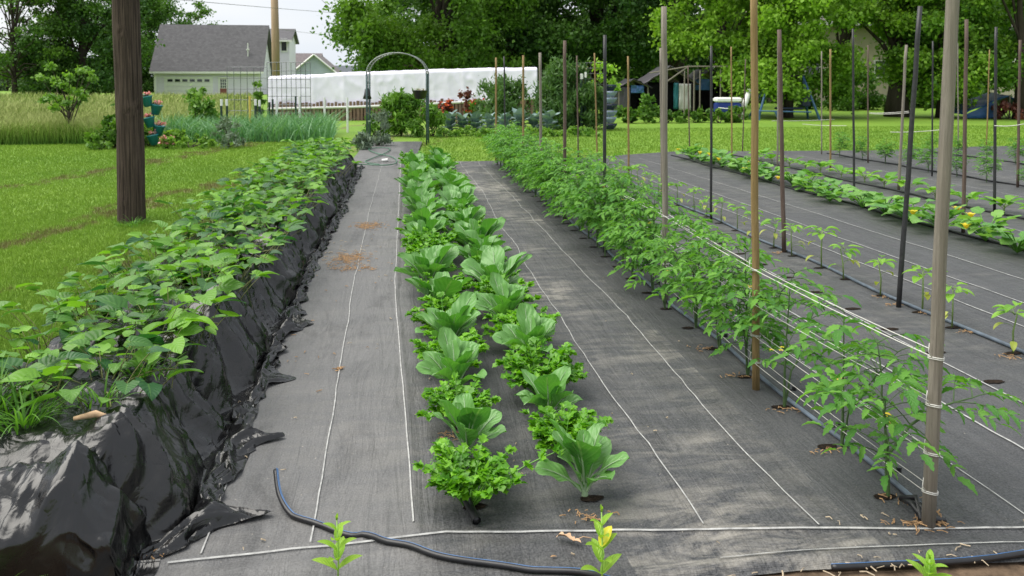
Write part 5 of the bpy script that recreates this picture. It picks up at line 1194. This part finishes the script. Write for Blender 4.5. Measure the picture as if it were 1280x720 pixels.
# garlic bed
n = 5200; px = NR.uniform(0, 1, n); a0 = np.array(Qg(196, 18.4)); a1 = np.array(Qg(415, 18.4)); b0 = np.array(Qg(205, 22.4)); v = NR.random(n)
x = a0[0] + (a1[0] - a0[0]) * px + v * -.3; y = a0[1] + (a1[1] - a0[1]) * px + v * 3.4
ok = ((x < -1.9) | (y > 17.5)) & (vnoise(x * 2.2, y * 2.2, 5) + .55 * NR.random(n) > .42)
o = blades('garlic_bed', x[ok], y[ok], .66 * NR.uniform(.35, 1.1, ok.sum()) * (.7 + .5 * vnoise(x[ok] * 1.5, y[ok] * 1.5, 9)), np.full(ok.sum(), .026), M['garl'], lean=1.2, seg=2); tag(o, None, None, None, 'stuff')
# under storey at the far lawn edge on the right
for i, (px, D, w_, h, lab) in enumerate(((790, 27, 1.3, .5, 'low green bush left of the third tomato stake top'), (812, 27.4, .8, .95, 'leafy bush with large leaves in front of the dark shelter'), (835, 27, 1.3, .42, 'low green bush in front of the white hanging sheet'), (870, 27.2, 1.4, .48, 'low green bush in front of the blue-roofed shelter'), (900, 27, 1.3, .45, 'dense dark green bush below the blue cooler'), (925, 27.3, .9, .5, 'small bush right of the blue cooler'))):
    bush(px, D, w_, h, 't_mid' if i != 1 else 'ferny', lab, 1700, .08, nc=18)

# ------------------------------------------------------------------ teal planter tower
M['teal'] = plain('teal_plastic', (.015, .17, .19), .4, .15, 8)
def pot_tower():
    D = 17.0
    for i, (px, py) in enumerate(((184, 127), (195, 137), (187, 153), (198, 163), (192, 175))):
        q = Q(px, py, D + .1 * (i % 2)); t = thing('flower_pot', q, '%s teal pot of the tilted planter tower, with pink flowers' % ('topmost', 'second highest', 'middle', 'second lowest', 'lowest')[i], 'flower pot', 'teal pots of the planter tower')
        t.rotation_euler = (0, (.22, -.18)[i % 2] * -1, 0); m = MB(); m.lathe([(0, -.11), (.075, -.11), (.115, .08), (.125, .085), (.125, .11), (.112, .11), (.095, .05), (0, .05)], n=20); m.build('pot', M['teal'], t, True)
        m = MB(); V, qd, A = cloud([(G(.03), G(.03), .13) for _ in range(4)], [.05] * 4, 70, .035, [.5] * 4); m.addnp(V, qd, A); m.build('leaves', M['lav'], t)
        m = MB(); V, qd, A = cloud([(G(.04) + .03, G(.04) - .02, .16) for _ in range(5)], [.055] * 5, 110, .038, [.3, .5, .7, .9, .2], 1, 0, 1.); m.addnp(V, qd, A); m.build('flowers', M['pink'], t)
    mb = MB(); a = Qg(191, D + .05); mb.tube([(a[0], a[1], 0), (a[0], a[1], zat(128, D))], .012, 6); tag(mb.build('rod', M['hose']), 'thin rod through the stacked teal pots', 'rod')
    bush(206, 16.6, .45, .24, 'sap', 'low plant with pink flowers at the foot of the teal pots', 260, .05, flower=('pink', 240, .05))
    bush(186, 17.3, .55, .4, 't_mid', 'dark green plant behind the lowest teal pot', 700, .06)
pot_tower()
# ------------------------------------------------------------------ cage, blue tower, shelters
panel(720, 757, 78, 166, 23.5, 8, 12, 'narrow fine wire cage beside the blue planter tower', .006, curve=.5)
post(727, 92, 0, 23.3, .04, 'green_post', 'thick dark green post of the wire cage', 1); post(732, 90, 0, 23.4, .03, 'green_post', 'thin dark green post inside the wire cage', 1)
bush(716, 24, .8, 1.9, 'drygr', 'dry brownish climbing growth at the top of the wire cage', 500, .07, z0=1.2, stems=8, nc=14)
bush(756, 23.9, .9, 2.0, 'lime', 'yellow-green climbing shoots on the wire cage', 420, .08, z0=1.1, stems=8, nc=12)
M['bluegrey'] = plain('blue_grey_plastic', (.20, .25, .34), .5, .3, 6); M['navy'] = plain('navy_tarp', (.012, .02, .05), .5, .3, 4); M['btarp'] = plain('blue_tarp', (.04, .11, .26), .45, .25, 3); M['dtarp'] = plain('dark_tarp', (.022, .022, .028), .6, .35, 3); M['ttarp'] = plain('teal_tarp', (.02, .14, .16), .5, .2, 3); M['gtarp'] = plain('grey_roof_tarp', (.055, .052, .06), .55, .3, 2.5); M['wtarp'] = plain('pale_sheet', (.5, .5, .47), .6, .12, 3); M['cooler'] = plain('blue_plastic', (.015, .035, .22), .3, .1, 3)
for i in range(7):
    q = Qg(763, 22.8); z = .04 + i * .185; t = thing('planter_tier', (q[0], q[1], z), '%s tier of the blue-grey stacked planter beside the wire cage' % ('bottom', 'second lowest', 'third lowest', 'middle', 'third highest', 'second highest', 'topmost')[i], 'planter', 'tiers of the stacked planter', i * .6)
    m = MB(); n_ = 24; pr = [(.10, 0), (.15, .10), (.17, .165), (.15, .165), (.11, .06), (0, .06)]; vs = []
    for r_, z_ in pr:
        for k in range(n_): a = 2 * pi * k / n_; rr = r_ * (1 + .22 * abs(cos(2 * a)) * (r_ > .1)); vs.append((rr * cos(a), rr * sin(a), z_))
    m.add(vs, [(j * n_ + k, j * n_ + (k + 1) % n_, (j + 1) * n_ + (k + 1) % n_, (j + 1) * n_ + k) for j in range(len(pr) - 1) for k in range(n_)]); m.build('basin', M['bluegrey' if i % 3 else 'navy'], t, True)
    m = MB()
    for k in range(8): m.leaf((cos(k) * .12, sin(k) * .12, .12), k, .6, -.7, .09, .05, w_ov, 4, 2)
    m.build('plant', M['sap'], t, True)
def sheet(mb, P, th=.03, wob=.06, nx=14, ny=10, seed=1):
    """crumpled sheet between 4 corner points, closed with thickness"""
    a, b, c, d = [np.array(p, float) for p in P]; nr = np.cross(b - a, d - a); nr /= np.linalg.norm(nr); V = []
    for sgn in (0, 1):
        for j in range(ny + 1):
            for i in range(nx + 1):
                u, v = i / nx, j / ny; p = (a * (1 - u) + b * u) * (1 - v) + (d * (1 - u) + c * u) * v
                w = float(vnoise(u * 6, v * 3, seed)) - .5; V.append(p + nr * (w * wob + sgn * th))
    n = (nx + 1) * (ny + 1); F = []
    for j in range(ny):
        for i in range(nx):
            k = j * (nx + 1) + i; F.append((k, k + nx + 1, k + nx + 2, k + 1)); F.append((n + k, n + k + 1, n + k + nx + 2, n + k + nx + 1))
    for i in range(nx): F.append((i, i + 1, n + i + 1, n + i)); k = ny * (nx + 1) + i; F.append((k, n + k, n + k + 1, k + 1))
    for j in range(ny): k = j * (nx + 1); F.append((k, n + k, n + k + nx + 1, k + nx + 1)); k += nx; F.append((k, k + nx + 1, n + k + nx + 1, n + k))
    mb.add(V, F)
def shelter(px0, px1, D, ev, rg, dp, label, roofm, wallm, seed, wl=True, front=None, offx=0.):
    o = Qg(px0, D); t = thing('shelter', o, label, 'shelter'); t.rotation_euler = (0, 0, -YAW); w_ = (px1 - px0) * D / FOC; e, r = zat(ev, D), zat(rg, D)
    m = MB()
    for x in (0, w_):
        for y in (0, dp): m.tube([(x, y, 0), (x, y, e)], .03, 6)
    m.tube([(w_ / 2, 0, r), (w_ / 2, dp, r)], .03, 6)
    for y in (0, dp): m.tube([(0, y, e), (w_ / 2, y, r), (w_, y, e)], .03, 6)
    m.build('frame', M['stake_grey'], t)
    m = MB(); sheet(m, [(-.15, -.2, e - .08), (w_ / 2, -.2, r + .03), (w_ / 2, dp + .2, r + .03), (-.15, dp + .2, e - .08)], seed=seed); m.build('roof_sheet', M[roofm], t, True)
    m = MB(); sheet(m, [(w_ / 2, -.2, r + .03), (w_ + .15, -.2, e - .08), (w_ + .15, dp + .2, e - .08), (w_ / 2, dp + .2, r + .03)], seed=seed + 1); m.build('roof_sheet', M[roofm], t, True)
    m = MB(); sheet(m, [(0, dp, .05), (w_, dp, .05), (w_, dp, e), (0, dp, e)], seed=seed + 2); sheet(m, [(0, 0, .05), (0, dp, .05), (0, dp, e), (0, 0, e)], seed=seed + 3); sheet(m, [(w_, 0, .05), (w_, dp, .05), (w_, dp, e), (w_, 0, e)], seed=seed + 4)
    m.build('wall_sheet', M[wallm], t, True)
    for (x0, x1, z0, z1, mm, lab) in front or ():
        m = MB(); sheet(m, [(x0 * w_, -.06, z0), (x1 * w_, -.06, z0), (x1 * w_, -.06, z1), (x0 * w_, -.06, z1)], seed=seed + 7, wob=.1); p = m.build('front_sheet', M[mm], t, True); p['label'] = lab
    return t
shelter(808, 868, 32, 103, 84, 2.6, 'dark tarpaulin shelter with grey peaked roof and pale hanging sheet', 'gtarp', 'dtarp', 3, front=((.56, .66, .3, 1.35, 'ttarp', 'teal hanging sheet'), (.67, .92, .25, 1.32, 'wtarp', 'pale hanging sheet')))
shelter(866, 912, 32.6, 104, 87, 2.4, 'shelter with faded blue sheet under a brownish peaked roof', 'gtarp', 'dtarp', 13, front=((.0, .45, 1.05, 1.5, 'btarp', 'faded blue sheet'),))
shelter(774, 810, 31.5, 108, 100, 2.2, 'low dark shelter with a hanging blue cloth', 'dtarp', 'dtarp', 23, front=((.40, .85, .95, 1.25, 'btarp', 'blue cloth'), (.0, .38, .2, 1.2, 'gtarp', 'grey hanging sheet')))
# open white pole frame
t = thing('canopy_frame', Qg(812, 31), 'thin pale pole frame standing in front of the shelters', 'frame'); t.rotation_euler = (0, 0, -YAW); m = MB(); z = zat(88, 31); z2 = zat(83, 31)
for x in (1.35, 1.72, 1.95, 2.75): m.tube([(x, 0, 0), (x, 0, z)], .028, 6)
m.build('poles', M['stake_grey'], t); m = MB(); m.tube([(0, 0, z - .1), (1.5, 0, z2), (3.1, 0, z2)], .03, 6); m.tube([(.5, 0, z - .55), (1.5, 0, z2)], .03, 6); m.build('top_rail', M['stake_grey'], t)
# cooler on stand
D = 29.5; t = thing('cooler', Qg(894, D), 'blue cooler with white lid standing behind the green bush', 'cooler'); t.rotation_euler = (0, 0, -YAW); w_ = 31 * D / FOC; z0, z1, z2 = zat(141, D), zat(128, D), zat(122, D)
def rbox(mb, c, d, b):
    x, y, z = d[0] / 2, d[1] / 2, d[2] / 2; V = []
    for zz, k in ((-z, b), (-z + b, 0), (z - b, 0), (z, b)):
        for sx, sy in ((-1, -1), (1, -1), (1, 1), (-1, 1)):
            px_, py_ = sx * (x - k), sy * (y - k); q1 = (px_ - sx * b, py_); q2 = (px_, py_ - sy * b); V += [(c[0] + q[0], c[1] + q[1], c[2] + zz) for q in ((q1, q2) if sx * sy < 0 else (q2, q1))]
    F = [tuple(range(7, -1, -1)), tuple(range(24, 32))]; 
    for j in range(3):
        for k in range(8): F.append((j * 8 + k, j * 8 + (k + 1) % 8, (j + 1) * 8 + (k + 1) % 8, (j + 1) * 8 + k))
    mb.add(V, F)
m = MB(); rbox(m, (w_ / 2, 0, (z0 + z1) / 2), (w_, .5, z1 - z0), .05); m.build('body', M['cooler'], t); m = MB(); rbox(m, (w_ / 2, 0, (z1 + z2) / 2 + .01), (w_ * 1.04, .55, z2 - z1), .05); m.build('lid', M['whitetip'], t)
m = MB(); 
for x in (.08, w_ - .08):
    for y in (-.2, .2): m.tube([(x, y, 0), (x, y, z0 + .02)], .025, 6)
m.build('stand', M['stake_brown'], t); m = MB(); m.tube([(.05, -.29, z0 + .2), (.3, -.36, z0 + .17), (w_ - .3, -.36, z0 + .17), (w_ - .05, -.29, z0 + .2)], .018, 6); m.build('handle', M['whitetip'], t)
# white slide end right of cooler
q = Qg(928, 29.5); m = MB(); m.tube([(q[0], q[1], zat(137, 29.5)), (q[0] + .12, q[1], zat(128, 29.5)), (q[0] + .38, q[1] + .2, zat(113, 29.5))], [.12, .11, .10], 8); m.tube([(q[0], q[1], 0), (q[0] + .02, q[1], zat(137, 29.5))], .03, 6); tag(m.build('chute', M['whitetip'], smooth=True), 'white slanting chute right of the blue cooler', 'slide')
# swing frame
M['bluemetal'] = plain('blue_metal', (.06, .14, .28), .4, .25, 6, .5)
D = 29; t = thing('swing_set', Qg(948, D), 'blue metal swing frame under the maples', 'swing'); t.rotation_euler = (0, 0, -YAW); s_ = D / FOC; z = zat(95, D)
for x0, x1, y in ((0, .62, 0), (0.05, .62, 1.3), (2.25, 1.85, 0), (2.3, 1.85, 1.3)): m = MB(); m.tube([(x0, y, 0), (x1, .65, z)], .045, 8); m.build('leg', M['bluemetal'], t, True)
m = MB(); m.tube([(.55, .65, z), (1.95, .65, z)], .04, 8); m.build('top_bar', M['hose'], t, True)
m = MB(); rbox(m, (1.25, .4, .42), (.95, .35, .08), .02); rbox(m, (1.85, .4, .70), (.32, .3, .42), .03); m.build('seat', M['navy'], t)
for x in (.9, 1.7): m = MB(); m.tube([(x, .42, .45), (x, .62, z)], .012, 5); m.build('rope', M['hose'], t)
m = MB(); m.tube([(.0, -.1, .34), (1.9, -.1, .3)], .03, 6); m.tube([(.6, -.1, .32), (.75, -.1, 0)], .05, 6); m.tube([(0, -.1, .34), (.0, -.1, 0)], .05, 6); m.build('low_rail', M['bluemetal'], t)
m = MB(); a, b = Q(1005, 158, 27), Q(1062, 158, 27); m.tube([a, b], .03, 6); tag(m.build('plank', M['wtarp']), 'pale thin plank lying at the edge of the far lawn', 'plank')
# blue tarpaulin tent at right
D = 30; t = thing('tarpaulin_tent', Qg(1206, D), 'low blue tarpaulin tent under the maple near the picture edge', 'tarpaulin'); t.rotation_euler = (0, 0, -YAW); s_ = D / FOC
m = MB(); sheet(m, [(0, 0, .15), (1.7, 0, .9), (1.7, 1.6, .9), (0, 1.6, .15)], wob=.12, seed=5); sheet(m, [(1.7, 0, .9), (2.6, 0, .25), (2.6, 1.6, .25), (1.7, 1.6, .9)], wob=.12, seed=6); m.build('roof_sheet', M['btarp'], t, True)
m = MB(); sheet(m, [(.1, .05, .02), (1.2, .05, .02), (1.2, .05, .64), (.1, .05, .18)], wob=.08, seed=7); m.build('side_sheet', M['btarp'], t, True)
m = MB(); m.tube([(1.7, 0, 0), (1.7, 0, .9)], .03, 6); m.tube([(1.7, 1.6, 0), (1.7, 1.6, .9)], .03, 6); m.build('pole', M['stake_grey'], t)
bush(1262, 29.6, 1.3, .65, 'maroon', 'rust-brown dead brush heaped beside the blue tarpaulin', 900, .1, nc=14, cat='brush pile')
